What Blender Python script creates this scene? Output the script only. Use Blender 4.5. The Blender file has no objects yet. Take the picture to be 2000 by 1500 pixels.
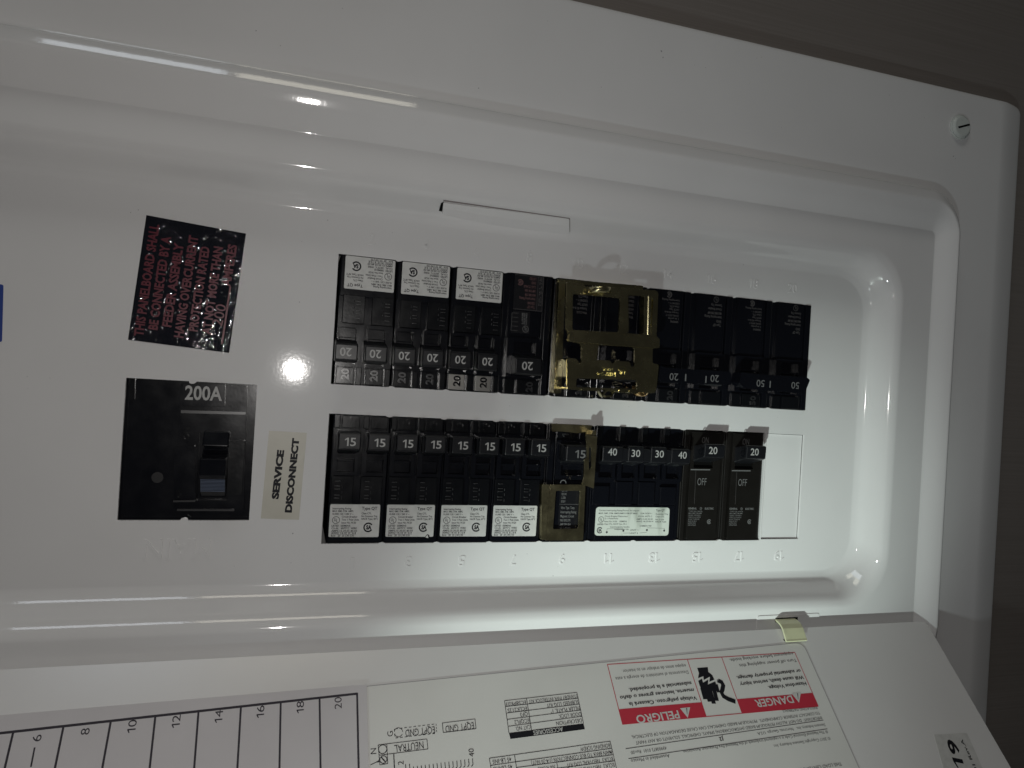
import bpy, math, random
from mathutils import Matrix, Vector
from mathutils.geometry import tessellate_polygon, delaunay_2d_cdt
random.seed(7)
C = bpy.context.scene.collection
MM = 0.001
# ------------------------------------------------------------------ frames
# panel frame (u,v,w) in mm: w=0 is the recessed dead-front sheet, w points to the viewer,
# u runs down the real wall, v to the right.  world: x=v, y=-w, z=1.4-u
M3 = Matrix(((0, 1, 0), (0, 0, -1), (-1, 0, 0)))
PANEL = Matrix.Translation((0, 0, 1.4)) @ M3.to_4x4()
def W(u, v, w):
    return PANEL @ Vector((u * MM, v * MM, w * MM))
# ------------------------------------------------------------------ camera (solved from the opening and number pitch)
RV = Vector((0.005, 0.2986, -0.0596)); CP = Vector((-15.608, 10.129, 324.914)); F = 1380.34
th = RV.length
RC = Matrix.Rotation(th, 3, RV / th)           # panel -> camera axes
cam = bpy.data.objects.new('camera', bpy.data.cameras.new('camera')); C.objects.link(cam)
cam.data.sensor_width = 36; cam.data.lens = F / 2000 * 36
cam.data.clip_start = 0.01; cam.data.clip_end = 20
cam.matrix_world = Matrix.Translation(W(*CP)) @ (M3 @ RC.transposed()).to_4x4()
bpy.context.scene.camera = cam
# ------------------------------------------------------------------ world and lamps
world = bpy.data.worlds.new('World'); bpy.context.scene.world = world
world.use_nodes = True
bg = world.node_tree.nodes['Background']
bg.inputs[0].default_value = (0.95, 0.97, 1.0, 1); bg.inputs[1].default_value = 0.018
def lamp(name, kind, pos, target, power, col, **kw):
    L = bpy.data.lights.new(name, kind); L.energy = power; L.color = col
    for k, x in kw.items(): setattr(L, k, x)
    o = bpy.data.objects.new(name, L); C.objects.link(o)
    p = W(*pos); o.location = p
    if target is not None:
        o.rotation_euler = (W(*target) - p).to_track_quat('-Z', 'Y').to_euler()
    return o
lamp('phone_flash', 'POINT', (-15.5, 14.0, 322), None, 1.0, (1.0, 0.965, 0.93), shadow_soft_size=0.0016)
lamp('flashlight', 'SPOT', (-365, -640, 700), (160, -125, 8), 41.0, (0.86, 1.0, 0.93),
     spot_size=math.radians(17), spot_blend=1.0, shadow_soft_size=0.016)
lamp('flashlight_spill', 'SPOT', (-365, -640, 700), (262, 85, 5), 3.9, (0.84, 0.95, 1.0),
     spot_size=math.radians(33), spot_blend=1.0, shadow_soft_size=0.016)
def area(name, pos, target, sx, sy, power, col):
    o = lamp(name, 'AREA', pos, target, power, col, shape='RECTANGLE', size=sx, size_y=sy)
    d = (W(*target) - W(*pos)).normalized()           # long side along u (real vertical)
    x = Vector((0, 0, 1)); x = (x - x.dot(d) * d).normalized(); z = -d; y = z.cross(x)
    o.matrix_world = Matrix.Translation(W(*pos)) @ Matrix((x, y, z)).transposed().to_4x4()
    return o
area('window_light', (-330, 1250, 480), (0, 0, 0), 0.30, 0.22, 0.95, (0.86, 0.93, 1.0))
area('room_light', (10, 1250, 480), (0, 0, 0), 0.34, 0.22, 0.95, (1.0, 0.95, 0.8))
vs = bpy.context.scene.view_settings
vs.view_transform = 'Standard'; vs.look = 'None'; vs.exposure = 0.0; vs.gamma = 1.0
try: vs.use_curve_mapping = False
except Exception: pass
# ------------------------------------------------------------------ measuring: photo pixel -> point on a plane
def ray(px, py):
    q = Vector(((px - 1000) / F, -(py - 750) / F, -1.0))
    return RC.transposed() @ q
def at(px, py, w=0.0):
    D = ray(px, py); t = (w - CP.z) / D.z
    return (CP.x + t * D.x, CP.y + t * D.y)
PHI = math.radians(44)
DH = Vector((0, -106.2, 19.0)); DN = Vector((0, math.sin(PHI), math.cos(PHI))); DB = Vector((0, math.cos(PHI), -math.sin(PHI)))
DOOR = Matrix(((1, 0, 0, 0), (0, DB.y, DN.y, DH.y * MM), (0, DB.z, DN.z, DH.z * MM), (0, 0, 0, 1)))
def atd(px, py, n=0.0):                                       # on the open door's sheet
    D = ray(px, py); P0 = DH + DN * n
    t = DN.dot(P0 - CP) / DN.dot(D); p = CP + t * D - P0
    return (p.x, p.dot(DB))
# ------------------------------------------------------------------ materials
def mat(name, col, rough=0.5, metal=0.0, spec=0.5, bump=None, bump_s=0.1, var=None, coat=0.0, rvar=None, stretch=None):
    m = bpy.data.materials.new(name); m.use_nodes = True
    nt = m.node_tree; b = nt.nodes['Principled BSDF']
    b.inputs['Base Color'].default_value = (*col, 1); b.inputs['Roughness'].default_value = rough
    b.inputs['Metallic'].default_value = metal; b.inputs['Specular IOR Level'].default_value = spec
    b.inputs['Coat Weight'].default_value = coat; b.inputs['Coat Roughness'].default_value = 0.06
    tc = nt.nodes.new('ShaderNodeTexCoord'); src = tc.outputs['Object']
    if stretch:
        mp = nt.nodes.new('ShaderNodeMapping'); mp.inputs['Scale'].default_value = stretch
        nt.links.new(src, mp.inputs['Vector']); src = mp.outputs['Vector']
    if bump:
        n = nt.nodes.new('ShaderNodeTexNoise'); n.inputs['Scale'].default_value = bump; n.inputs['Detail'].default_value = 2
        nt.links.new(src, n.inputs['Vector'])
        bp = nt.nodes.new('ShaderNodeBump'); bp.inputs['Strength'].default_value = 1.0; bp.inputs['Distance'].default_value = bump_s * MM
        nt.links.new(n.outputs['Fac'], bp.inputs['Height']); nt.links.new(bp.outputs['Normal'], b.inputs['Normal'])
    if var:                                                   # (noise scale, second colour, low, high)
        n = nt.nodes.new('ShaderNodeTexNoise'); n.inputs['Scale'].default_value = var[0]; n.inputs['Detail'].default_value = 6
        nt.links.new(src, n.inputs['Vector'])
        r = nt.nodes.new('ShaderNodeValToRGB'); r.color_ramp.elements[0].position = var[2]; r.color_ramp.elements[1].position = var[3]
        r.color_ramp.elements[0].color = (*col, 1); r.color_ramp.elements[1].color = (*var[1], 1)
        nt.links.new(n.outputs['Fac'], r.inputs['Fac']); nt.links.new(r.outputs['Color'], b.inputs['Base Color'])
    if rvar:
        n = nt.nodes.new('ShaderNodeTexNoise'); n.inputs['Scale'].default_value = rvar[0]; n.inputs['Detail'].default_value = 5
        nt.links.new(src, n.inputs['Vector'])
        r = nt.nodes.new('ShaderNodeMapRange'); r.inputs['To Min'].default_value = rvar[1]; r.inputs['To Max'].default_value = rvar[2]
        nt.links.new(n.outputs['Fac'], r.inputs['Value']); nt.links.new(r.outputs['Result'], b.inputs['Roughness'])
    return m
M = {
 'enamel': mat('white enamel', (0.77, 0.765, 0.76), 0.12, bump=700, bump_s=0.010, var=(14, (0.73, 0.725, 0.72), 0.35, 0.7), rvar=(40, 0.035, 0.08)),
 'enamel_door': mat('white door enamel', (0.76, 0.755, 0.745), 0.22, bump=900, bump_s=0.006, var=(14, (0.72, 0.715, 0.705), 0.35, 0.7)),
 'plastic': mat('black moulded plastic', (0.0045, 0.005, 0.0075), 0.22, spec=0.4, bump=900, bump_s=0.01, rvar=(120, 0.12, 0.30)),
 'plastic_satin': mat('black satin plastic', (0.0085, 0.009, 0.011), 0.34, spec=0.42, bump=3000, bump_s=0.004, rvar=(160, 0.24, 0.42)),
 'plastic_gloss': mat('black glossy plastic', (0.005, 0.0055, 0.007), 0.14, spec=0.5, bump=700, bump_s=0.02, rvar=(120, 0.12, 0.3)),
 'plastic_brown': mat('brown black plastic', (0.0085, 0.0075, 0.0065), 0.30, spec=0.45, bump=1800, bump_s=0.01, rvar=(120, 0.28, 0.5)),
 'gap_shade': mat('painted seam shade', (0.26, 0.235, 0.23), 0.7, spec=0.1),
 'mark': mat('worn raised moulding', (0.022, 0.022, 0.024), 0.30, spec=0.9),  # black plastic with a lightened base that paints in the glints
 'deep': mat('dark slot', (0.003, 0.003, 0.003), 0.8, spec=0.1),
 'white_label': mat('white printed label', (0.62, 0.62, 0.60), 0.45, var=(300, (0.55, 0.55, 0.53), 0.4, 0.7)),
 'worn_label': mat('worn greenish label', (0.62, 0.66, 0.60), 0.4, var=(90, (0.34, 0.37, 0.32), 0.55, 0.72), stretch=(1, .35, 1)),
 'black_label': mat('black label film', (0.010, 0.010, 0.012), 0.3, spec=0.4),
 'ink': mat('black ink', (0.012, 0.012, 0.016), 0.5, spec=0.2),
 'ink_soft': mat('dark grey ink', (0.05, 0.05, 0.055), 0.5, spec=0.2),
 'card_ink': mat('printer ink', (0.045, 0.04, 0.05), 0.6, spec=0.2),
 'white_ink': mat('white ink', (0.40, 0.40, 0.39), 0.5),
 'grey_ink': mat('grey ink', (0.16, 0.16, 0.16), 0.5),
 'dim_ink': mat('faded grey ink', (0.085, 0.08, 0.08), 0.5),
 'red_ink': mat('red safety ink', (0.52, 0.035, 0.06), 0.45),
 'rust_ink': mat('dull red ink', (0.13, 0.065, 0.065), 0.5),
 'sticker_red': mat('dark red sticker ink', (0.115, 0.010, 0.022), 0.35),
 'paper': mat('paper card', (0.62, 0.60, 0.61), 0.55, var=(30, (0.58, 0.56, 0.57), 0.35, 0.7)),
 'vinyl': mat('door label vinyl', (0.74, 0.74, 0.71), 0.40, var=(30, (0.70, 0.70, 0.67), 0.35, 0.7)),
 'tape_label': mat('cream tape label', (0.56, 0.54, 0.47), 0.42, var=(60, (0.50, 0.48, 0.41), 0.35, 0.7)),
 'outline': mat('grey outline', (0.30, 0.29, 0.30), 0.6),  # plain grey for the label's edge line and the specks
 'cream': mat('cream hinge plastic', (0.66, 0.67, 0.44), 0.35, bump=300, bump_s=0.03, var=(200, (0.60, 0.61, 0.40), 0.4, 0.7)),
 'blue': mat('blue masking tape', (0.018, 0.05, 0.26), 0.6),
 'screw': mat('painted screw', (0.60, 0.64, 0.61), 0.3, bump=300, bump_s=0.02, var=(500, (0.30, 0.31, 0.30), 0.62, 0.75)),
 'brass': mat('yellow passivated steel', (0.52, 0.47, 0.27), 0.24, metal=1.0, bump=500, bump_s=0.02, rvar=(90, 0.16, 0.36), var=(80, (0.38, 0.34, 0.20), 0.35, 0.75)),
 'brass_dull': mat('dull passivated steel', (0.40, 0.35, 0.21), 0.30, metal=1.0, bump=1400, bump_s=0.04, rvar=(150, 0.2, 0.45), var=(700, (0.50, 0.44, 0.25), 0.50, 0.70)),
 'steel': mat('grey enclosure steel', (0.25, 0.25, 0.25), 0.5, metal=0.3),
 'tab': mat('bare sheet edge', (0.75, 0.75, 0.74), 0.25),
}
def sticker_black():
    m = mat('black foil sticker', (0.009, 0.010, 0.015), 0.06, spec=0.5)
    nt = m.node_tree; b = nt.nodes['Principled BSDF']
    tc = nt.nodes.new('ShaderNodeTexCoord')
    mus = nt.nodes.new('ShaderNodeTexNoise'); mus.inputs['Scale'].default_value = 380; mus.inputs['Detail'].default_value = 2; mus.inputs['Roughness'].default_value = .5
    big = nt.nodes.new('ShaderNodeTexNoise'); big.inputs['Scale'].default_value = 55; big.inputs['Detail'].default_value = 3
    nt.links.new(tc.outputs['Object'], mus.inputs['Vector']); nt.links.new(tc.outputs['Object'], big.inputs['Vector'])
    add = nt.nodes.new('ShaderNodeMath'); add.operation = 'MULTIPLY_ADD'; add.inputs[1].default_value = 3.2
    nt.links.new(big.outputs['Fac'], add.inputs[0]); nt.links.new(mus.outputs['Fac'], add.inputs[2])
    bp = nt.nodes.new('ShaderNodeBump'); bp.inputs['Distance'].default_value = 0.0006; bp.inputs['Strength'].default_value = 1
    nt.links.new(add.outputs[0], bp.inputs['Height']); nt.links.new(bp.outputs['Normal'], b.inputs['Normal'])
    b.inputs['Coat Weight'].default_value = 1.0; b.inputs['Coat Roughness'].default_value = 0.03
    nt.links.new(bp.outputs['Normal'], b.inputs['Coat Normal'])
    return m
M['foil'] = sticker_black()
def wall_mat():
    m = mat('brown wood wall', (0.13, 0.112, 0.100), 0.6, spec=0.25)
    nt = m.node_tree; b = nt.nodes['Principled BSDF']
    tc = nt.nodes.new('ShaderNodeTexCoord'); mp = nt.nodes.new('ShaderNodeMapping')
    mp.inputs['Scale'].default_value = (5, 420, 1); mp.inputs['Rotation'].default_value = (0, 0, 0.02)
    n = nt.nodes.new('ShaderNodeTexNoise'); n.inputs['Scale'].default_value = 2; n.inputs['Detail'].default_value = 6
    r = nt.nodes.new('ShaderNodeValToRGB'); r.color_ramp.elements[0].position = .3; r.color_ramp.elements[1].position = .7
    r.color_ramp.elements[0].color = (0.190, 0.170, 0.154, 1); r.color_ramp.elements[1].color = (0.218, 0.196, 0.180, 1)
    nt.links.new(tc.outputs['Object'], mp.inputs['Vector']); nt.links.new(mp.outputs['Vector'], n.inputs['Vector'])
    nt.links.new(n.outputs['Fac'], r.inputs['Fac']); nt.links.new(r.outputs['Color'], b.inputs['Base Color'])
    bp = nt.nodes.new('ShaderNodeBump'); bp.inputs['Distance'].default_value = 0.00008
    nt.links.new(n.outputs['Fac'], bp.inputs['Height']); nt.links.new(bp.outputs['Normal'], b.inputs['Normal'])
    return m
M['wall'] = wall_mat()
# ------------------------------------------------------------------ mesh builder (mm)
def inside(x, y, poly):
    r = False; n = len(poly)
    for i in range(n):
        (x0, y0), (x1, y1) = poly[i], poly[(i + 1) % n]
        if (y0 > y) != (y1 > y) and x < (x1 - x0) * (y - y0) / (y1 - y0) + x0: r = not r
    return r
class MB:
    def __init__(s): s.v = []; s.f = []; s.sm = False
    def quad(s, pts, w=None):
        k = len(s.v); s.v += [(p[0], p[1], w if w is not None else p[2]) for p in pts]; s.f.append(tuple(range(k, k + len(pts)))); return s
    def box(s, x0, x1, y0, y1, z0, z1):
        return s.prism([(x0, y0), (x1, y0), (x1, y1), (x0, y1)], z0, z1)
    def prism(s, poly, z0, z1, holes=()):
        loops = [list(poly)] + [list(h) for h in holes]
        def area_(p): return sum(p[i][0] * p[(i + 1) % len(p)][1] - p[(i + 1) % len(p)][0] * p[i][1] for i in range(len(p)))
        if area_(loops[0]) < 0: loops[0].reverse()
        for h in loops[1:]:
            if area_(h) > 0: h.reverse()
        k = len(s.v); flat = [p for l in loops for p in l]; n = len(flat)
        s.v += [(p[0], p[1], z1) for p in flat] + [(p[0], p[1], z0) for p in flat]
        if len(loops) == 1 and len(poly) <= 4: tris = [tuple(range(n))]
        else:
            edges = []; o = 0
            for l in loops:
                edges += [(o + i, o + (i + 1) % len(l)) for i in range(len(l))]; o += len(l)
            _, _, fs_, ov, _, _ = delaunay_2d_cdt([Vector(p) for p in flat], edges, [], 0, 1e-7)
            tris = []
            for f in fs_:
                t = [ov[i][0] for i in f if ov[i]]
                if len(t) < 3: continue
                cx = sum(flat[i][0] for i in t) / len(t); cy = sum(flat[i][1] for i in t) / len(t)
                if not inside(cx, cy, loops[0]) or any(inside(cx, cy, h) for h in loops[1:]): continue
                a, b, c = (flat[i] for i in t[:3])
                if (b[0] - a[0]) * (c[1] - a[1]) - (c[0] - a[0]) * (b[1] - a[1]) < 0: t = t[::-1]
                tris.append(tuple(t))
        for t in tris:
            s.f.append(tuple(k + i for i in t)); s.f.append(tuple(k + n + i for i in reversed(t)))
        o = 0
        for l in loops:
            m = len(l)
            for i in range(m):
                a, b = o + i, o + (i + 1) % m
                s.f.append((k + a, k + n + a, k + n + b, k + b))
            o += m
        return s
    def profile_x(s, poly, x0, x1):                       # polygon of (y,z) swept along x
        n = len(poly); k = len(s.v)
        a = sum(poly[i][0] * poly[(i + 1) % n][1] - poly[(i + 1) % n][0] * poly[i][1] for i in range(n))
        if a < 0: poly = poly[::-1]
        s.v += [(x0, p[0], p[1]) for p in poly] + [(x1, p[0], p[1]) for p in poly]
        s.f.append(tuple(k + n - 1 - i for i in range(n))); s.f.append(tuple(k + n + i for i in range(n)))
        for i in range(n):
            j = (i + 1) % n; s.f.append((k + i, k + j, k + n + j, k + n + i))
        return s
    def disc(s, cx, cy, r, z0, z1, n=28, r1=None):
        r1 = r if r1 is None else r1; k = len(s.v)
        for rr, z in ((r, z0), (r1, z1)):
            s.v += [(cx + rr * math.cos(2 * math.pi * i / n), cy + rr * math.sin(2 * math.pi * i / n), z) for i in range(n)]
        s.f.append(tuple(k + n + i for i in range(n))); s.f.append(tuple(k + n - 1 - i for i in range(n)))
        for i in range(n):
            j = (i + 1) % n; s.f.append((k + i, k + j, k + n + j, k + n + i))
        return s
    def ring(s, cx, cy, r0, r1, z, a0=0, a1=360, n=24, asp=1.0):
        k = len(s.v)
        for i in range(n + 1):
            a = math.radians(a0 + (a1 - a0) * i / n)
            for r in (r0, r1): s.v.append((cx + r * math.cos(a), cy + r * math.sin(a) * asp, z))
        for i in range(n):
            q = k + 2 * i; s.f.append((q, q + 1, q + 3, q + 2))
        return s
    def line(s, a, b, wd, z):
        dx, dy = b[0] - a[0], b[1] - a[1]; L = math.hypot(dx, dy) or 1; nx, ny = -dy / L * wd / 2, dx / L * wd / 2
        return s.quad([(a[0] - nx, a[1] - ny), (b[0] - nx, b[1] - ny), (b[0] + nx, b[1] + ny), (a[0] + nx, a[1] + ny)], z)
    def pline(s, pts, wd, z):
        k = len(s.v); n = len(pts)
        for i, p in enumerate(pts):
            a = pts[max(0, i - 1)]; b = pts[min(n - 1, i + 1)]
            dx, dy = b[0] - a[0], b[1] - a[1]; L = math.hypot(dx, dy) or 1
            s.v += [(p[0] - dy / L * wd / 2, p[1] + dx / L * wd / 2, z), (p[0] + dy / L * wd / 2, p[1] - dx / L * wd / 2, z)]
        for i in range(n - 1):
            q = k + 2 * i; s.f.append((q, q + 1, q + 3, q + 2))
        return s
    def add(s, vs, fs):
        k = len(s.v); s.v += vs; s.f += [tuple(k + i for i in f) for f in fs]; return s
# text ---------------------------------------------------------------
_gc = {}
def glyphs(t, bold):
    key = (t, bold)
    if key not in _gc:
        cu = bpy.data.curves.new('t', 'FONT'); cu.body = t; cu.size = 1; cu.resolution_u = 3 if len(t) < 12 else 2; cu.offset = bold
        ob = bpy.data.objects.new('t', cu); me = bpy.data.meshes.new_from_object(ob)
        vs = [tuple(v.co) for v in me.vertices]; fs = [tuple(p.vertices) for p in me.polygons]
        bpy.data.objects.remove(ob); bpy.data.curves.remove(cu); bpy.data.meshes.remove(me)
        _gc[key] = (vs, fs)
    return _gc[key]
def digits(t, bold):
    V = []; Fc = []; x = 0.0; h, y0 = capH(bold); w = .13 * h * (1 + bold * 14)
    for ch in t:
        if ch == '1':
            k = len(V); X = x + .16 * h
            V += [(X + .12 * h, y0, 0), (X + .12 * h + w, y0, 0), (X + .12 * h + w, y0 + h, 0), (X + .12 * h + w * .1, y0 + h, 0), (X - .12 * h, y0 + .80 * h, 0), (X - .12 * h, y0 + .66 * h, 0), (X + .12 * h, y0 + .80 * h, 0)]
            Fc += [(k, k + 1, k + 2, k + 6), (k + 6, k + 2, k + 3), (k + 6, k + 3, k + 4, k + 5)]; x = X + .12 * h + w + .16 * h
        else:
            vs, fs = glyphs(ch, bold); a = min(v[0] for v in vs); b = max(v[0] for v in vs); k = len(V)
            V += [(v[0] - a + x, v[1], 0) for v in vs]; Fc += [tuple(k + i for i in f) for f in fs]; x += b - a + .13 * h
    return V, Fc
def shapes(t, bold):
    return digits(t, bold) if len(t) <= 4 and '1' in t and len(t) > 1 or t == '/19' else glyphs(t, bold)
def capH(bold):
    vs, _ = glyphs('H', bold); ys = [v[1] for v in vs]; return max(ys) - min(ys), min(ys)
def text(mb, t, a, b, cap, z, bold=0.0, raised=0.0):
    """lettering whose baseline runs from a to b (fitted), cap height cap"""
    vs, fs = shapes(t, bold); h, y0 = capH(bold)
    xs = [v[0] for v in vs]; x0, x1 = min(xs), max(xs)
    dx, dy = b[0] - a[0], b[1] - a[1]; L = math.hypot(dx, dy); ex = (dx / L, dy / L); ey = (-ex[1], ex[0])
    sx = L / (x1 - x0); sy = cap / h; out = []
    for v in vs:
        x = (v[0] - x0) * sx; y = (v[1] - y0) * sy
        out.append((a[0] + ex[0] * x + ey[0] * y, a[1] + ex[1] * x + ey[1] * y, z))
    if not raised: mb.add(out, fs); return mb
    n = len(out); ed = {}
    for f in fs:
        for i in range(len(f)):
            e = (f[i], f[(i + 1) % len(f)]); ed[e] = 1
    sides = [(a_, b_ , b_ + n, a_ + n) for (a_, b_) in ed if (b_, a_) not in ed]
    mb.add([(p[0], p[1], z + raised) for p in out] + [(p[0], p[1], z) for p in out], [tuple(f) for f in fs] + [(q[1], q[0], q[3], q[2]) for q in sides])
    return mb
def ctext(mb, t, cx, cy, cap, z, bold=0.0, rot=0.0, wd=None, raised=0.0):
    vs, fs = shapes(t, bold); h, _ = capH(bold); xs = [v[0] for v in vs]
    L = wd or (max(xs) - min(xs)) * cap / h
    ex = (math.cos(rot), math.sin(rot)); ey = (-ex[1], ex[0])
    a = (cx - ex[0] * L / 2 - ey[0] * cap / 2, cy - ex[1] * L / 2 - ey[1] * cap / 2)
    return text(mb, t, a, (a[0] + ex[0] * L, a[1] + ex[1] * L), cap, z, bold, raised)
# objects --------------------------------------------------------------
def obj(name, mb, m, parent=None, bevel=0.0, smooth=False, label=None, org=(0, 0, 0), seg=2):
    me = bpy.data.meshes.new(name)
    me.from_pydata([((x - org[0]) * MM, (y - org[1]) * MM, (z - org[2]) * MM) for x, y, z in mb.v], [], mb.f)
    me.materials.append(m if not isinstance(m, str) else M[m]); me.update()
    if smooth:
        for p in me.polygons: p.use_smooth = True
    o = bpy.data.objects.new(name, me); C.objects.link(o)
    if parent: o.parent = parent
    if label: o['label'] = label
    if bevel:
        md = o.modifiers.new('bevel', 'BEVEL'); md.width = bevel * MM; md.segments = seg; md.limit_method = 'ANGLE'; md.angle_limit = math.radians(35)
        md.harden_normals = False
    return o
def thing(name, label, cat, u=0, v=0, w=0, rot=0.0, group=None, frame=None):
    o = bpy.data.objects.new(name, None); C.objects.link(o); o.empty_display_size = 0.01
    base = PANEL if frame is None else PANEL @ frame
    o.matrix_world = base @ Matrix.Translation((u * MM, v * MM, w * MM)) @ Matrix.Rotation(rot, 4, 'Z')
    o['label'] = label; o['category'] = cat
    if group: o['group'] = group
    return o
def dup(root, label, u, v, w=0, rot=0.0, group=None):
    r = root.copy(); C.objects.link(r); r['label'] = label
    if group: r['group'] = group
    r.matrix_world = PANEL @ Matrix.Translation((u * MM, v * MM, w * MM)) @ Matrix.Rotation(rot, 4, 'Z')
    def rec(src, dst):
        for ch in list(src.children):
            if ch.name in made: continue
            c = ch.copy(); C.objects.link(c); made.add(c.name); c.parent = dst; rec(ch, c)
    made = set(); rec(root, r)
    return r
def rpoly(pts, r, n=5):
    out = []; N = len(pts)
    for i in range(N):
        p = Vector(pts[i][:2]); a = Vector(pts[i - 1][:2]) - p; b = Vector(pts[(i + 1) % N][:2]) - p
        rr = r[i] if isinstance(r, (list, tuple)) else r
        if rr <= 0: out.append(tuple(p)); continue
        d = min(rr, a.length * .45, b.length * .45); A = p + a.normalized() * d; B = p + b.normalized() * d
        for k in range(n + 1):
            t = k / n; q = (1 - t) ** 2 * A + 2 * t * (1 - t) * p + t * t * B; out.append((q.x, q.y))
    return out
# ================================================================== SETTING
wm = MB()
U0, U1, V0, V1 = -270, 380, -180, 180
wm.prism([(-900, -900), (1100, -900), (1100, 900), (-900, 900)], -12, -1, holes=[[(U0, V0), (U1, V0), (U1, V1), (U0, V1)]])
wl = obj('wall', wm, 'wall'); wl.matrix_world = PANEL; wl['kind'] = 'structure'
# ================================================================== PANEL COVER
panel = thing('electrical_panel', 'white enamelled breaker panel cover with recessed centre and open door, on brown wall', 'electrical panel')
# profile rings, outer -> inner : (w, right u, top v, bottom v, left u, corner radius)
keys = [(-1, 391, 195, 195, -300, 5), (1, 391, 195, 195, -299, 5), (7, 390.6, 195, 195, -297.5, 5), (7.8, 390, 195, 195, -297.3, 5), (11.5, 374.5, 194.9, 195, -297, 4.6), (11.5, 367, 189, 189, -290, 5),
        (11.5, 344, 140, 140, -246, 23), (11.5, 337.5, 134.6, 134.6, -244, 22), (17.0, 336.2, 133.4, 133.4, -243, 21), (18.4, 335.6, 132.4, 132.4, -242, 20.5),
        (20.3, 334.4, 128.6, 128.6, -240, 19), (21.3, 333.0, 126.2, 126.2, -238.5, 18), (20.8, 331.6, 124.4, 124.4, -237, 16), (18.8, 328.5, 119, 119, -232, 11), (14, 323.5, 111.8, 111.8, -224, 3.5), (14, 322.6, 111, 111, -223.5, 3), (14, 318, 107, 107, -218, 8),
        (14, 305.5, 100.4, 100, -203, 29), (14, 302.4, 97.4, 97.0, -201, 28), (11.8, 298.4, 93.4, 93.2, -199, 26), (2.0, 294.0, 87.6, 86.8, -190, 22), (0, 290, 83.4, 82.5, -188, 20), (0, 288, 81, 80.6, -186, 18), (0, 286, 79, 78, -184, 17)]
def smooth_keys(K, it=2):
    for _ in range(it):
        out = [K[0]]
        for i in range(len(K) - 1):
            a, b = K[i], K[i + 1]
            if i > 0: out.append(tuple(.75 * x + .25 * y for x, y in zip(a, b)))
            if i < len(K) - 2: out.append(tuple(.25 * x + .75 * y for x, y in zip(a, b)))
        out.append(K[-1]); K = out
    return K
tight = smooth_keys(keys, 3)
def ring_pts(k, n=12):
    w, R, T, B, L, r = k; pts = []
    for (cx, cy, a0) in ((R - r, T - r, 0), (L + r, T - r, 90), (L + r, -B + r, 180), (R - r, -B + r, 270)):
        for i in range(n + 1):
            a = math.radians(a0 + 90 * i / n); pts.append((cx + r * math.cos(a), cy + r * math.sin(a), w))
    return pts
tm = MB(); n = None
for k in tight:
    pts = ring_pts(k)
    if n is None: n = len(pts)
    tm.v += pts
for j in range(len(tight) - 1):
    for i in range(n):
        a, b = j * n + i, j * n + (i + 1) % n
        tm.f.append((a, b, b + n, a + n))
trim = obj('trim', tm, 'enamel', panel, smooth=True)
# dead-front sheet with its openings
H = 29.1
OU = [(-82, 62 - 57.6 - 0, 0, 0)]
MU0, MU1, MV0, MV1 = -81.8, -30.8, -54.4, 4.4
UP = (0, 254, 6.6, 64.8); LO = (0, 229.5, -64.8, -6.6); FI = (230.3, 254.6, -64.3, -6.9)
SL = (44.4, 108.8, 88.2, 94.9)
notch = []
inner = ring_pts(tight[-1])
def rect(a, b, c, d): return [(a, c), (b, c), (b, d), (a, d)]
sl_poly = [(44.6, 94.6), (108.6, 94.8), (108.4, 88.0), (44.2, 88.6)]
def jag(r, tabs, d=0.9):
    """rectangular opening with the stubs of broken knock-out tabs along its long edges"""
    a, b, c, e = r; pts = []
    for x in tabs: pts += [(x - 1.6, c), (x - 1.3, c + d * .6), (x, c + d), (x + 1.1, c + d * .5), (x + 1.6, c)]
    top = []
    for x in reversed(tabs): top += [(x + 1.5, e), (x + 1.1, e - d * .5), (x, e - d), (x - 1.3, e - d * .6), (x - 1.5, e)]
    return [(a, c)] + pts + [(b, c), (b, e)] + top + [(a, e)]
tabsU = [1.5 + 25.4 * k for k in range(1, 10)]; tabsL = [1.5 + 25.4 * k for k in range(1, 9)]
dm = MB(); dm.prism([(p[0], p[1]) for p in inner], -1.3, 0,
    holes=[jag(UP, tabsU, .55), jag(LO, tabsL, .55), rect(*FI), jag((MU0, MU1, MV0, MV1), [-56.5], 1.2)])
dead = obj('dead_front', dm, 'enamel', panel)
# embossed space numbers and MAIN, raised from the sheet
em = {}
for n_, p in {'2': (727, 465), '4': (832, 477), '6': (933, 490), '8': (1035, 503), '10': (1130, 515), '12': (1218, 525), '14': (1305, 533), '16': (1390, 546), '18': (1472, 554), '20': (1548, 565)}.items():
    u, v = at(*p); v = 73.0; b = MB(); ctext(b, n_, u, v, 5.0, 0.0, .012, 0, wd=3.0 * len(n_), raised=0.32); obj('embossed_number', b, 'enamel', panel, bevel=.13)
for i, n_ in enumerate(('1', '3', '5', '7', '9', '11', '13', '15', '17', '19')):
    u = 14 + 25.4 * i; b = MB(); ctext(b, n_, u, -73.4, 5.0, 0.0, .012, math.pi, wd=(3.0 if n_ != '11' else 2.6) * len(n_) * (.6 if n_ == '1' else 1), raised=0.32); obj('embossed_number', b, 'enamel', panel, bevel=.13)
b = MB(); p0 = at(412, 1051); p1 = at(282, 1048); text(b, 'MAIN', (p0[0], -62.2), (p1[0], -62.2), 8.0, 0.0, .0, raised=0.5); obj('embossed_word', b, 'enamel', panel, bevel=.22)
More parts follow.
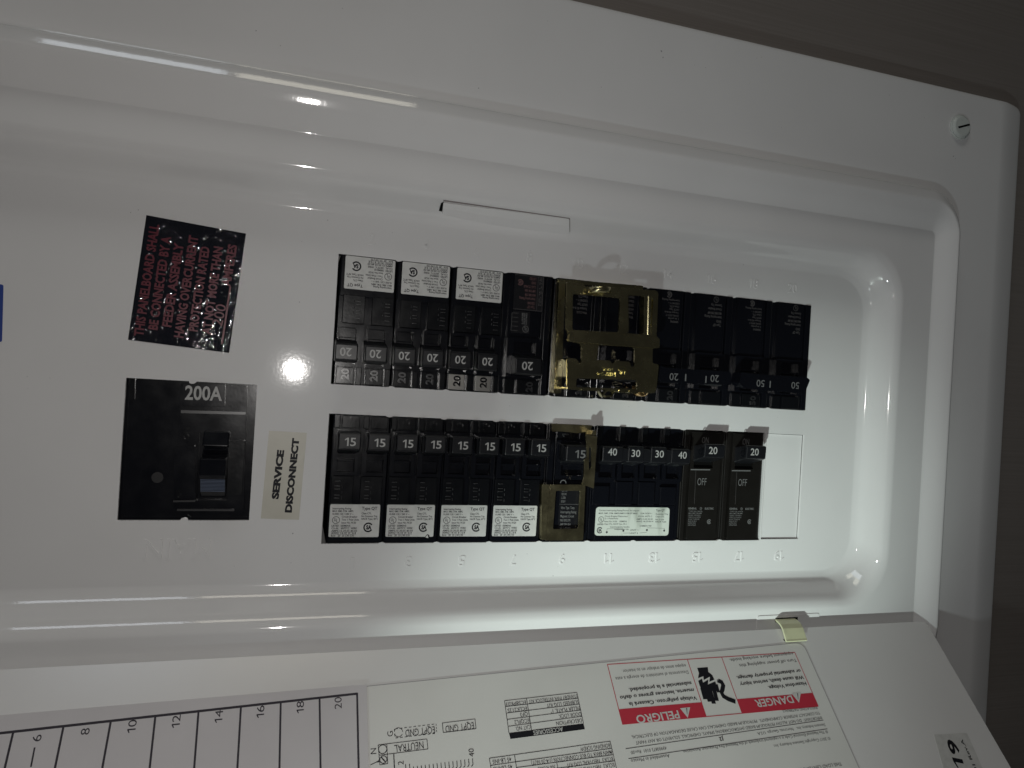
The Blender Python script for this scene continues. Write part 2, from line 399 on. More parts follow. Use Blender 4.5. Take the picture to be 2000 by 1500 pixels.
# corner screw
su, sv = at(1877, 248, 12.5)
b = MB(); b.disc(su, sv, 7.1, 11.5, 12.6, 32); b.disc(su, sv, 6.8, 12.6, 13.8, 32, 5.4)
sc = obj('screw', b, 'screw', panel, bevel=.35)
b = MB(); sa = 0.35; ca, sa_ = math.cos(sa), math.sin(sa)
b.prism([(su - 3.6 * ca + .55 * sa_, sv - 3.6 * sa_ - .55 * ca), (su + 5.2 * ca + .55 * sa_, sv + 5.2 * sa_ - .55 * ca), (su + 5.2 * ca - .55 * sa_, sv + 5.2 * sa_ + .55 * ca), (su - 3.6 * ca - .55 * sa_, sv - 3.6 * sa_ + .55 * ca)], 13.5, 13.88)
o = obj('screw_slot', b, 'deep', sc)
# dust and chips on the paint
rd = random.Random(4); b = MB()
def speck(u, v, w, r):
    n_ = rd.choice((5, 6, 7)); pts = [(u + r * (.6 + .6 * rd.random()) * math.cos(2 * math.pi * i / n_), v + r * (.5 + .7 * rd.random()) * math.sin(2 * math.pi * i / n_)) for i in range(n_)]
    b.quad(pts, w)
for px_, py_, w_, r_ in ((935, 172, 11.52, .35), (1292, 100, 11.52, .5), (1295, 112, 11.52, .4), (1862, 305, 11.52, .4), (1866, 310, 11.52, .25), (1080, 1125, .02, .3), (572, 1042, .02, .35), (706, 592, .02, .3), (585, 590, .02, .3), (1500, 1120, .02, .35), (255, 415, .02, .25), (1452, 517, .02, .3), (640, 430, .02, .2), (270, 410, .02, .2), (1860, 520, 11.52, .3), (500, 60, 11.52, .3)):
    u_, v_ = at(px_, py_, w_); speck(u_, v_, w_, r_)
for i in range(34):
    u_ = rd.uniform(-170, 285); v_ = rd.choice((rd.uniform(66.5, 78), rd.uniform(-77, -66.5), rd.uniform(-5.5, 5.5))); speck(u_, v_, .02, rd.uniform(.08, .2))
for i in range(20): speck(rd.uniform(-200, 360), rd.uniform(145, 190), 11.52, rd.uniform(.1, .25))
sp_ = obj('paint_specks', b, 'outline', panel); sp_['kind'] = 'stuff'
# hinge relief pad pressed in the lower ledge
h0 = at(1479, 1190, 14)[0]; h1 = at(1600, 1190, 14)[0]
b = MB(); b.prism(rpoly([(h0, -100.8), (h1, -100.8), (h1, -118), (h0, -118)], 1.5), 11, 14.4)
obj('hinge_pad', b, 'enamel', panel, bevel=.35, seg=2)
b = MB(); s0 = at(1513, 1214, 13)[0]; s1 = at(1546, 1212, 13)[0]
b.box(s0 - .8, s1 + 2.6, -104.4, -102.2, 14.4, 14.5)
obj('hinge_slot', b, 'deep', panel)
# enclosure box behind the cover
b = MB(); t = 1.5
b.box(U0, U1, V0, V1, -92, -90); b.box(U0, U0 + t, V0, V1, -90, -6); b.box(U1 - t, U1, V0, V1, -90, -6)
b.box(U0 + t, U1 - t, V0, V0 + t, -90, -6); b.box(U0 + t, U1 - t, V1 - t, V1, -90, -6)
obj('enclosure', b, 'steel', panel)
# ================================================================== DOOR
rt = 327.0
dpoly = rpoly([(-230, 0), (rt, 0), (rt, -262), (-230, -262)], [0, 4.5, 4.5, 0])
b = MB(); b.prism(dpoly, -1.2, 0)
door = obj('door', b, 'enamel_door', panel, bevel=.55, seg=3); door.matrix_local = DOOR
b = MB(); b.box(rt - 1.2, rt, -257, -5, -9, -1.25); b.box(-229, rt - 5, -3.2, -2.0, -3.4, -1.25)
o = obj('door_flange', b, 'enamel_door', door)
# hinge strap: cream plastic leaf bent from the ledge slot over to the door
path = [(-103.2, 14.6), (-103.3, 16.8), (-104.1, 19.2), (-105.6, 21.2), (-107.6, 22.6), (-110.0, 24.2), (-110.8, 25.0)]
b = MB(); N = len(path); sx0, sx1 = at(1519, 1220, 17)[0], at(1556, 1218, 17)[0] + .5
for i, p in enumerate(path):
    a = path[max(0, i - 1)]; c = path[min(N - 1, i + 1)]; dx, dy = c[0] - a[0], c[1] - a[1]; L = math.hypot(dx, dy); nx, ny = dy / L, -dx / L
    if ny < 0 or nx < 0: nx, ny = (abs(nx) if nx < 0 else nx), abs(ny)
    sh = -.12 * i
    for x in (sx0 + sh, sx1 + sh * .3):
        b.v += [(x, p[0] + nx * .5, p[1] + ny * .5), (x, p[0] - nx * .5, p[1] - ny * .5)]
for i in range(N - 1):
    q = 4 * i; r_ = q + 4
    b.f += [(q, r_, r_ + 2, q + 2), (q + 1, q + 3, r_ + 3, r_ + 1), (q, q + 1, r_ + 1, r_), (q + 2, r_ + 2, r_ + 3, q + 3)]
b.f += [(0, 2, 3, 1), (4 * N - 4, 4 * N - 3, 4 * N - 1, 4 * N - 2)]
obj('hinge_strap', b, 'cream', panel, bevel=.15, smooth=False)
b = MB(); p = [atd(*q) for q in ((1529, 1249), (1569, 1246), (1573, 1250), (1533, 1252.5))]; b.prism(p, 0.0, 0.06)
obj('hinge_slot', b, 'deep', door)
# ---- papers on the door
def Z(x0, y0, s): return lambda x, y: (x0 + x / s, y0 + y / s)
ZA = Z(1180, 1240, 4.5455); ZB = Z(700, 1320, 3.846); ZC = Z(0, 1300, 2.7027); ZD = Z(1480, 1150, 3.846)
def dt(mb, zf, t, a, b_, cap, bold=0.0, z=0.16):
    A = atd(*zf(*a)); B = atd(*zf(*b_)); return text(mb, t, A, B, cap, z, bold)
# instruction label
lab = thing('instruction_label', 'large white instruction label with red danger boxes and tables on the open door', 'label', frame=DOOR)
lu0 = atd(706, 1341)[0]; lu1 = atd(1575, 1270)[0]; lv = atd(1560, 1254.5)[1]
lv2 = atd(703, 1341)[1]
pl = rpoly([(lu0, lv2), (lu1, lv), (lu1, -225), (lu0, -225)], [0, 5, 5, 0])
b = MB(); b.prism(pl, 0.0, 0.10); obj('sheet', b, 'vinyl', lab)
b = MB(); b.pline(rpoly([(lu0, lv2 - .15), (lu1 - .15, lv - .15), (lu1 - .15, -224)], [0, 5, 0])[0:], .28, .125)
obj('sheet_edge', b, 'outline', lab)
red = MB(); T = []
c = {k: atd(*ZA(*v)) for k, v in dict(tl=(37, 297), tr=(1685, 126), br=(1878, 603), bl=(170, 832)).items()}
bt = (c['tl'][1] + c['tr'][1]) / 2; bb = (c['br'][1] + c['bl'][1]) / 2
bx0 = (c['tl'][0] + c['bl'][0]) / 2; bx1 = (c['tr'][0] + c['br'][0]) / 2
m1 = (atd(*ZA(742, 230))[0] + atd(*ZA(905, 730))[0]) / 2; m2 = (atd(*ZA(1047, 193))[0] + atd(*ZA(1213, 690))[0]) / 2
bandv = (atd(*ZA(140, 697))[1] + atd(*ZA(1830, 483))[1]) / 2
for a, b_ in (((bx0, bt), (bx1, bt)), ((bx0, bb), (bx1, bb)), ((bx0, bt), (bx0, bb)), ((bx1, bt), (bx1, bb)), ((m1, bt), (m1, bb)), ((m2, bt), (m2, bb))):
    red.line(a, b_, .34, .14)
red.quad([(bx0, bandv), (m1, bandv), (m1, bb), (bx0, bb)], .135); red.quad([(m2, bandv), (bx1, bandv), (bx1, bb), (m2, bb)], .135)
obj('red_print', red, 'red_ink', lab)
def tri(mb, zf, P, z): mb.quad([atd(*zf(*p)) for p in P], z)
wt = MB(); dt(wt, ZA, 'DANGER', (1660, 537), (1328, 578), 3.5, .02, .17); tri(wt, ZA, [(1745, 513), (1728, 603), (1663, 523)], .17); obj('danger_heading', wt, 'white_label', lab)
wt = MB(); dt(wt, ZA, 'PELIGRO', (652, 670), (275, 716), 3.5, .02, .17); tri(wt, ZA, [(762, 643), (741, 738), (672, 652)], .17); obj('peligro_heading', wt, 'white_label', lab)
wt = MB(); dt(wt, ZB, 'ACCESSORIES', (1532, 385), (1310, 414), 1.7, .015, .17); obj('table_heading', wt, 'white_label', lab)
bk = MB()
for P in ([(1720, 520), (1712, 521), (1719, 570), (1722, 570)], [(735, 650), (727, 651), (734, 705), (737, 705)]): tri(bk, ZA, P, .19)
for s_, a, b_, cp, bo in [("Hazardous Voltage.", (1785, 418), (1450, 457), 2.5, .022), ("Will cause death, serious injury", (1762, 362), (1200, 427), 2.5, .022),
    ("or substantial property damage.", (1737, 306), (1170, 370), 2.5, .022), ("Turn off power supplying this", (1700, 213), (1195, 262), 2.3, 0), ("equipment before working inside.", (1672, 155), (1108, 215), 2.3, 0),
    ("Voltaje peligroso. Causará la", (815, 545), (215, 602), 2.5, .022), ("muerte, lesiones graves o daño", (790, 476), (135, 545), 2.5, .022), ("substancial a la propiedad.", (770, 415), (215, 476), 2.5, .022),
    ("Desconecte el suministro de energía a este", (740, 318), (97, 378), 2.3, -.004), ("equipo antes de trabajar en su interior.", (720, 262), (155, 312), 2.3, -.004),
    ("INSULATING MATERIALS.", (1885, 637), (1575, 668), 1.75, 0), ("TO CONTACT INTERIOR COMPONENTS.  PETROLEUM BASED CHEMICALS CAN CAUSE DEGRADATION OF ELECTRICAL", (1907, 682), (238, 898), 1.9, 0),
    ("IMPORTANT:  DO NOT ALLOW PETROLEUM BASED (HYDROCARBON) SPRAYS, CHEMICALS, SOLVENTS OR ANY PAINT", (1925, 724), (275, 948), 1.9, 0),
    ("Siemens Industry, Inc.   Norcross, Georgia  U.S.A.", (1955, 788), (1352, 868), 1.8, 0), ("J2", (1055, 905), (1015, 912), 2.4, .02), ("43900872 0101  Rev.00", (548, 992), (232, 1035), 1.9, 0),
    ("\u00AE The National Electrical Code is a registered trademark of the National Fire Protection Association.", (1978, 848), (692, 1028), 1.8, 0),
    ("Assembled in Mexico", (575, 1060), (233, 1108), 2.0, 0), ("© 2017 Copyright Siemens Industry, Inc.", (2000, 908), (1497, 978), 1.8, 0)]:
    dt(bk, ZA, s_, a, b_, cp * .66, bo)
dt(bk, ZD, "THIS LOAD CENTER IS SUITABLE FOR USE", (622, 1302), (80, 1385), 1.4)
for a, b_ in (((1945, 757), (190, 1012)), ((1980, 835), (215, 1100))): bk.line(atd(*ZA(*a)), atd(*ZA(*b_)), .25, .14)
# shocked hand and cable
def dp(zf, pts): return [atd(*zf(*p)) for p in pts]
def fillpoly(mb, pts, z):
    t_ = tessellate_polygon([[Vector((p[0], p[1], 0)) for p in pts]]); mb.add([(p[0], p[1], z) for p in pts], [tuple(x) for x in t_])
fillpoly(bk, dp(ZA, [(825, 295), (918, 287), (924, 330), (958, 358), (978, 398), (932, 418), (938, 372), (882, 402), (880, 368), (832, 386), (840, 340)]), .14)
fillpoly(bk, dp(ZA, [(834, 408), (868, 390), (876, 426), (924, 398), (920, 442), (985, 414), (1002, 470), (1004, 500), (870, 500), (846, 450)]), .145)
for k, (P, wd) in enumerate([([(868, 470), (896, 572)], 2.0), ([(900, 480), (936, 594)], 2.0), ([(935, 480), (973, 612)], 2.1), ([(970, 470), (1000, 586)], 2.0), ([(992, 440), (1014, 512)], 1.6)]):
    bk.pline(dp(ZA, P), wd, .15 + .004 * k)
bk.pline(dp(ZA, [(1012, 408), (1040, 420), (1056, 448), (1050, 482), (1040, 512), (1058, 546), (1100, 570), (1165, 594)]), 2.1, .15)
bk.pline(dp(ZA, [(1000, 400), (1020, 412)]), .5, .15); bk.pline(dp(ZA, [(1000, 420), (1020, 414)]), .5, .154)
# accessories table etc.
def pol(pts, wd=.26, zf=ZB, z=.14):
    q = dp(zf, pts)
    for i in range(len(q) - 1): bk.line(q[i], q[i + 1], wd, z)
bk.quad(dp(ZB, [(1130, 430), (1690, 358), (1700, 402), (1142, 475)]), .135)
for l_, r_ in (((1097, 188), (1640, 125)), ((1105, 232), (1650, 169)), ((1111, 281), (1660, 213)), ((1119, 328), (1669, 258)), ((1127, 380), (1679, 305))): pol([l_, r_])
pol([(1097, 188), (1130, 430)]); pol([(1640, 125), (1690, 358)]); pol([(1262, 170), (1300, 408)])
for s_, a, b_ in (("STANDBY PWR INTERLOCK KIT", (1640, 140), (1276, 183)), ("ECSBPK03", (1255, 186), (1106, 203)), ("SUBFEED LUG KIT", (1648, 183), (1410, 212)), ("ECLK2125", (1262, 232), (1118, 249)),
    ('FILLER PLATE, 1"', (1656, 229), (1440, 255)), ("QF3", (1268, 272), (1212, 280)), ("DOOR LOCK", (1668, 273), (1502, 293)), ("ECQFL2", (1280, 322), (1168, 337)),
    ("DESCRIPTION", (1673, 321), (1482, 346)), ("CAT NO.", (1289, 370), (1176, 386)), ("BONDING SCREW", (1885, 508), (1662, 540)), ("45 LB-INS", (1145, 612), (1005, 632)),
    ("MAIN BRKR TO BUS CONNECTION (1/4-20 NUT)", (1898, 560), (1295, 642)), ("45 LB-INS", (1152, 668), (1010, 688)), ("ECLK3  NEUTRAL LUG KIT", (1907, 610), (1560, 662)), ("300 KCMIL", (1475, 672), (1345, 690)), ("ECLK2  NEUTRAL LUG KIT", (1917, 655), (1565, 708))):
    dt(bk, ZB, s_, a, b_, 1.55, .002)
for l_, r_ in (((983, 620), (1890, 492)), ((992, 674), (1902, 545)), ((1185, 690), (1912, 594)), ((1300, 720), (1922, 640))): pol([l_, r_])
pol([(983, 620), (1000, 730)]); pol([(1890, 492), (1945, 730)]); pol([(1172, 595), (1192, 730)]); pol([(1490, 655), (1505, 740)])
# ground bars drawing
pol([(630, 355), (875, 325), (883, 398), (637, 427), (630, 355)]); dt(bk, ZB, "EQPT GND", (862, 350), (650, 378), 2.6)
def dash(a, b_, n_=9):
    for i in range(n_):
        t0, t1 = i / n_, (i + .6) / n_; pol([(a[0] + (b_[0] - a[0]) * t0, a[1] + (b_[1] - a[1]) * t0), (a[0] + (b_[0] - a[0]) * t1, a[1] + (b_[1] - a[1]) * t1)])
dash((275, 400), (583, 362)); dash((278, 468), (588, 432)); dash((583, 362), (588, 432), 3); dash((270, 400), (275, 470), 2)
dt(bk, ZB, "EQPT GND", (570, 380), (350, 408), 2.6)
q = atd(*ZB(300, 425)); bk.ring(q[0], q[1], 1.6, 1.85, .14, 0, 150, 10); bk.ring(q[0], q[1], 1.6, 1.85, .14, 200, 330, 10)
pol([(148, 520), (513, 475), (522, 550), (155, 598), (148, 520)]); pol([(213, 512), (220, 660), (160, 670), (155, 598)]); dt(bk, ZB, "NEUTRAL", (485, 493), (268, 522), 2.7)
for cx, cy, rr in ((182, 552, 1.75), (187, 630, 1.5)):
    q = atd(*ZB(cx, cy)); bk.ring(q[0], q[1], rr - .3, rr, .14, 0, 360, 24)
pol([(170, 612), (204, 648)], .45); pol([(90, 670), (155, 640)], .3); pol([(265, 588), (272, 730)], .4)
tri(bk, ZB, [(158, 650), (140, 652), (150, 630)], .145)
for s_, x, y in (("N", 112, 567), ("G", 238, 436), ("2", 318, 655), ("40", 848, 578)):
    q = atd(*ZB(x, y)); ctext(bk, s_, q[0], q[1], 2.2, .14, 0, math.pi / 2)
for i in range(18):
    x = 355 + i * 29.6; y0 = 664 - i * 1.9
    if i >= 2: y0 = 690 - (i) * 4.0
    pol([(x - 2, y0), (x + 2, y0 + 46), (x - 10, y0 + 60)], .3)
obj('black_print', bk, 'ink', lab)
# directory card
card = thing('directory_card', 'white circuit directory card ruled in thick lines with even numbers, left part of the door', 'paper card', frame=DOOR)
cu1 = (atd(*ZC(1885, 148))[0] + atd(*ZC(1903, 541))[0]) / 2
b = MB(); cedge = atd(716, 1337); c0 = atd(0, 1397)
b.prism([(-150, c0[1] - .8), (cedge[0], cedge[1]), (cedge[0], -200), (-150, -200)], 0.12, 0.34); obj('sheet', b, 'paper', card, bevel=.05)
k = MB()
A = atd(*ZC(0, 357), .35); B = atd(*ZC(1885, 148), .35); dirv = ((B[0] - A[0]), (B[1] - A[1]))
A2 = (A[0] - 30, A[1] - 30 * dirv[1] / dirv[0]); k.line(A2, B, .95, .355)
k.line((B[0], B[1] + .4), (atd(*ZC(1905, 541), .35)[0], -200), .8, .352)
for p0, p1 in (((70, 350), (25, 541)), ((335, 322), (290, 541)), ((585, 293), (540, 541)), ((820, 268), (790, 541)), ((1048, 240), (1025, 541)), ((1272, 212), (1253, 541)), ((1482, 190), (1475, 541)), ((1687, 173), (1692, 541))):
    a = atd(*ZC(*p0), .35); e = atd(*ZC(*p1), .35); t_ = (-200 - a[1]) / (e[1] - a[1]); k.line(a, (a[0] + (e[0] - a[0]) * t_, -200), .75, .352)
for s_, x, y in (('6', 195, 383), ('8', 450, 348), ('10', 697, 320), ('12', 930, 294), ('14', 1155, 268), ('16', 1375, 243), ('18', 1585, 219), ('20', 1785, 197)):
    q = atd(*ZC(x, y), .35); ctext(k, s_, q[0], q[1], 2.75, .352, .0, math.pi / 2 + .02, wd=1.85 * 1.25 * len(s_))
a = atd(*ZC(183, 432), .35); e = atd(*ZC(163, 535), .35); k.line(a, e, .55, .352)
obj('card_print', k, 'card_ink', card)
# date sticker
ds = thing('date_sticker', 'white sticker with a bold date at the free edge of the open door', 'sticker', frame=DOOR)
q = [atd(*ZD(*p)) for p in ((1322, 1095), (1570, 1082), (1720, 1420), (1420, 1440))]
b = MB(); b.prism(q, 0, .09); obj('sheet', b, 'white_label', ds)
b = MB(); dt(b, ZD, '/19', (1600, 1470), (1487, 1143), 5.6, .03, .13); dt(b, ZD, '0101 Rev.A', (1690, 1440), (1537, 1130), 1.7, .02, .13)
obj('sticker_print', b, 'ink', ds)
# ================================================================== STICKERS ON THE DEAD FRONT
ZE = Z(220, 400, 5.0); ZF = Z(220, 700, 3.75); ZG = Z(630, 480, 5.0); ZH = Z(620, 790, 4.348); ZI = Z(970, 500, 5.0); ZJ = Z(1250, 540, 5.357); ZK = Z(1040, 800, 5.356); ZL = Z(1300, 820, 5.0)
def ap(zf, p, w=0): return at(*zf(*p), w)
st = thing('warning_sticker', 'crumpled shiny black foil sticker with dark red capital lettering above the main breaker', 'sticker')
b = MB(); q = [ap(ZE, p) for p in ((330, 101), (1303, 282), (1138, 1447), (150, 1318))]
# slightly wrinkled foil sheet
nx, ny = 60, 70; vs = []; fs = []
for j in range(ny + 1):
    for i in range(nx + 1):
        s_, t_ = i / nx, j / ny
        x = (q[0][0] * (1 - s_) + q[1][0] * s_) * (1 - t_) + (q[3][0] * (1 - s_) + q[2][0] * s_) * t_
        y = (q[0][1] * (1 - s_) + q[1][1] * s_) * (1 - t_) + (q[3][1] * (1 - s_) + q[2][1] * s_) * t_
        vs.append((x, y, .18 + .03 * math.sin(x * 1.7 + y * .6) * math.sin(y * 1.1 - x * .4)))
for j in range(ny):
    for i in range(nx):
        k_ = j * (nx + 1) + i; fs.append((k_, k_ + nx + 1, k_ + nx + 2, k_ + 1))
b.add(vs, fs); obj('foil_sheet', b, 'foil', st, smooth=True)
b = MB()
for s_, a, e in (("THIS PANELBOARD SHALL", (300, 1288), (458, 200)), ("BE CONNECTED BY A", (440, 1225), (572, 318)), ("FEEDER ASSEMBLY", (574, 1197), (695, 385)), ("HAVING OVERCURRENT", (690, 1302), (838, 312)),
                 ("PROTECTION RATED", (830, 1240), (950, 418)), ("AT NOT MORE THAN", (960, 1268), (1078, 420)), ("AMPERES", (1150, 802), (1217, 400))):
    text(b, s_, ap(ZE, a), ap(ZE, e), 3.6, .25, .032)
text(b, "200", ap(ZE, (1068, 1190)), ap(ZE, (1112, 985)), 4.0, .25, .0)
b.line(ap(ZE, (1068, 1360)), ap(ZE, (1150, 800)), .7, .262)
obj('sticker_print', b, 'sticker_red', st)
sl = thing('service_label', 'cream tape label reading SERVICE DISCONNECT beside the main breaker', 'label')
b = MB(); b.prism([ap(ZF, p) for p in ((1145, 530), (1422, 545), (1365, 1182), (1085, 1172))], 0, .12); obj('sheet', b, 'tape_label', sl, bevel=.04)
b = MB(); text(b, 'SERVICE', ap(ZF, (1216, 1032)), ap(ZF, (1258, 672)), 3.0, .15, .06); text(b, 'DISCONNECT', ap(ZF, (1312, 1130)), ap(ZF, (1368, 586)), 3.0, .15, .06)
obj('label_print', b, 'ink', sl)
tp = thing('blue_tape', 'strip of blue masking tape at the left edge of the recessed sheet', 'tape')
b = MB(); q = [at(7, 556), at(4, 668)]; b.prism(rpoly([(q[0][0], q[0][1]), (q[1][0], q[1][1]), (-170, q[1][1] - 1), (-170, q[0][1] + 2)], .8), 0, .2)
obj('tape_strip', b, 'blue', tp)
# ================================================================== BREAKERS
PITCH = 25.3; X0 = 2.0
def ucen(i): return X0 + PITCH * (i + .5)
def ul_mark(mb, cx, cy, r, z):
    mb.ring(cx, cy, r * .86, r, z, 0, 360, 20); ctext(mb, 'U', cx - r * .24, cy + r * .14, r * .85, z, .02, wd=r * .45); ctext(mb, 'L', cx + r * .3, cy - r * .18, r * .85, z, .02, wd=r * .4)
def csa_mark(mb, cx, cy, r, z):
    mb.ring(cx, cy, r * .70, r, z, 34, 326, 20); ctext(mb, 'SA', cx + r * .12, cy, r * .9, z, .06, wd=r * 1.1)
def qt_print(x0, x1, y0, y1, z):
    b = MB(); wd = x1 - x0; ht = y1 - y0
    P = lambda fx, fy: (x0 + fx * wd, y1 - fy * ht)
    def tx(s_, fx0, fx1, fy, cap=.058, bo=.022): text(b, s_, P(fx0, fy), P(fx1, fy), cap * ht, z, bo)
    tx('Interrupting Rating', .05, .42, .155); tx('MAX. RMS. SYM. AMPS.', .05, .47, .235); tx('10,000 120 / 240 V ~', .05, .47, .32)
    tx('Circuit Breaker', .24, .55, .405, .06, .02); tx('Two 1 Pole Units', .24, .585, .495, .06, .02); tx('Issue No. N-20', .24, .53, .585)
    tx('LISTED', .05, .19, .68, .06, .03); tx('SIEMENS', .23, .42, .68); tx('CU-AL   60/75°C  WIRE', .05, .55, .755); tx('AMPS 15-30 35 40-50', .05, .56, .835)
    tx('AWG  14-10  8   6-4', .05, .54, .905); tx('lb-in   20  25 | 30 | 35', .05, .50, .98)
    for fy in (.85, .92): b.line(P(.05, fy), P(.55, fy), .09, z)
    for fx in (.2, .35, .44): b.line(P(fx, .79), P(fx, .98), .09, z)
    ul_mark(b, *P(.13, .48), .115 * ht, z); csa_mark(b, *P(.78, .70), .15 * ht, z)
    tx('Type QT', .63, .94, .16, .09, .02); tx('Class CTL', .63, .83, .30); tx('No Common Trip', .63, .95, .385); tx('HACR Type, 40°C', .63, .97, .47)
    return b
def dark_print(x0, x1, y0, y1, z, lines, cap=.06, seed=1, mark=None):
    b = MB(); rnd = random.Random(seed); n_ = len(lines); wd = x1 - x0; ht = y1 - y0
    for i, s_ in enumerate(lines):
        if not s_: continue
        y = y1 - ht * (i + .85) / n_; f = min(1.0, .12 + len(s_) * .036); text(b, s_, (x0, y), (x0 + wd * f, y), ht / n_ * .62, z, .012)
    return b
def handle(mb, cx, wd, y_lo=11.4, y_hi=19.9, top=9.2, lean=1.2):
    """toggle: rises out of the slot, flat numbered top leaning to the inner side"""
    mb.profile_x([(y_lo - 2.2, -2), (y_lo + .2, top - 1.4), (y_lo + .9, top), (y_hi - .7, top + .15), (y_hi, top - .9), (y_hi + .2, -2)], cx - wd / 2, cx + wd / 2)
    return mb
def tandem(num, label, u, v, rot, shiny=0, wide=False, group='twin breakers with white labels'):
    t = thing('circuit_breaker', label, 'circuit breaker', u, v, 0, rot, group)
    off = .8 if rot == 0 else 1.9; dy = 1.9 if rot == 0 else -1.0
    b = MB(); b.box(-12.55, 12.55, -29.05, 29.05, -38, -.9); b.box(-12.2, 12.2, -29.0, -10.6, -.9, -.2)
    body = obj('body', b, 'plastic', t, bevel=.35)
    for k, c in enumerate((-6.4, 6.4)):
        c2 = c + off
        # rib-marked flat between label and handle
        b = MB(); b.box(c - 5.6, c + 4.2, -11.2, 1.6, -.85, 1.3)
        o = obj('side_rib', b, 'plastic_gloss', t, bevel=.3)
        b = MB()
        for y in (-8.6, -7.2, -4.6, -3.2, -1.0): b.box(c - 4.0 + (k * .3), c - 1.6, y, y + .45, 1.3, 1.75)
        for y in (-9.0, -6.3, -4.0): b.box(c - .9, c - .6, y, y + 1.1, 1.3, 1.75)
        obj('raised_mark', b, 'mark', t, bevel=.15)
        # handle bezel with slot
        b = MB(); b.prism(rpoly([(c - 5.7, 1.9), (c + 5.5, 1.9), (c + 5.5, 20.8 + max(0, dy)), (c - 5.7, 20.8 + max(0, dy))], .5), -.85, 2.3, holes=[[(c2 - 4.3, 3.4), (c2 + 3.2, 3.4), (c2 + 3.2, 20.0 + max(0, dy)), (c2 - 4.3, 20.0 + max(0, dy))]])
        obj('handle_frame', b, 'plastic', t, bevel=.35)
        b = MB(); b.box(c2 - 4.2, c2 + 3.1, 8.0, 9.0, -.6, 1.6); b.box(c2 - 4.2, c2 + 3.1, 3.5, 7.9, -.85, -.3)
        obj('slot_step', b, 'plastic', t, bevel=.15)
        b = MB(); handle(b, c2, 9.6, 11.4 + dy, 19.9 + dy); h_ = obj('handle', b, 'plastic_satin', t, bevel=.45)
        b = MB(); ctext(b, num, c2 + .3, 15.7 + dy, 3.6, 9.36, .012, wd=4.8 if num == '15' else 5.0)
        pr_ = obj('rating_print', b, 'white_ink', h_)
        if k == 0 or True:
            b = MB(); b.prism(rpoly([(c2 - 5.9, 11.8 + dy), (c2 - 4.9, 12.6 + dy), (c2 - 4.9, 18.0 + dy), (c2 - 5.9, 19.2 + dy)], .4), 4, 8.4)
            obj('handle_cheek', b, 'plastic_gloss', h_, bevel=.2)
        # moulded rating near the inner edge
        b = MB(); b.box(c - 5.8, c - 3.2, 21.0 + max(0, dy), 28.9, -.85, 1.6)
        obj('end_rib', b, 'plastic_gloss', t, bevel=.3)
        b = MB(); b.box(c - 2.4, c + 5.3, 21.2 + max(0, dy), 28.6, -.9, .7); obj('rating_plate', b, 'plastic_gloss', t, bevel=.25)
        b = MB(); ctext(b, num, c + 1.4, 24.9 + dy * .5, 3.4, .7, .03, math.pi / 2 * (1 if rot == 0 else -1), wd=5.0, raised=.5)
        obj('raised_digits', b, 'plastic_gloss' if rot == 0 else 'mark', t, bevel=.14)
    b = MB(); b.prism(rpoly([(-11.6, -32.6 + 0), (10.6, -32.6), (10.6, -17.9), (-11.6, -17.9)] if False else [(-11.7, -26.2 + .1), (10.5, -26.2), (10.5, -11.4), (-11.7, -11.4)], .7), -.2, -.06)
    lb = obj('rating_label', b, 'white_label', t)
    obj('label_print', qt_print(-11.7, 10.5, -26.2, -11.4, -.03), 'ink', lb)
    return t
LV = -35.7; UV = 35.7
g1 = 'twin breakers marked 15 in the lower row'
low1 = tandem('15', 'twin 15 breaker at the left end of the lower row, clean white label', ucen(0), LV, 0, group=g1)
for i, l_ in ((1, 'second twin 15 breaker from the left in the lower row, label corner torn'), (2, 'third twin 15 breaker from the left in the lower row, white label set higher'), (3, 'twin 15 breaker beside the gold retaining clip in the lower row')):
    d_ = dup(low1, l_, ucen(i), LV, 0, 0, g1)
    if i == 1:
        b = MB(); b.prism([(6.6, -26.4), (7.2, -25.3), (7.9, -25.0), (8.6, -25.5), (8.8, -26.4)], -.1, -.02); obj('label_tear', b, 'plastic', d_)
        b = MB(); b.prism([(6.9, -26.5), (7.3, -25.6), (8.0, -25.5), (8.2, -26.8)], -.1, .12); obj('label_tear', b, 'white_label', d_)
g2 = 'twin breakers marked 20 in the upper row'
# upper row labels run right up to the edge of the opening
up1 = tandem('20', 'twin 20 breaker at the left end of the upper row, upside down white label', ucen(0) - 1.0, UV, math.pi, group=g2)
for ch in up1.children:
    if ch.name.startswith('rating_label'): ch.location.y -= 2.6 * MM
up1.children
dup(up1, 'second twin 20 breaker from the left in the upper row', ucen(1) - .8, UV, 0, math.pi, g2)
u3 = dup(up1, 'third twin 20 breaker in the upper row with shiny raised digit plates', ucen(2) - .4, UV, 0, math.pi, g2)
for ch in u3.children:
    if ch.name.startswith(('rating_plate', 'raised_digits')):
        ch.data = ch.data.copy(); ch.data.materials.clear(); ch.data.materials.append(M['plastic_gloss'] if ch.name.startswith('raised') else mat('black plate flash sheen', (.34, .33, .31), .38, metal=.85, bump=500, bump_s=.02))  # grey metal colour paints the flash's shine on black plastic plates
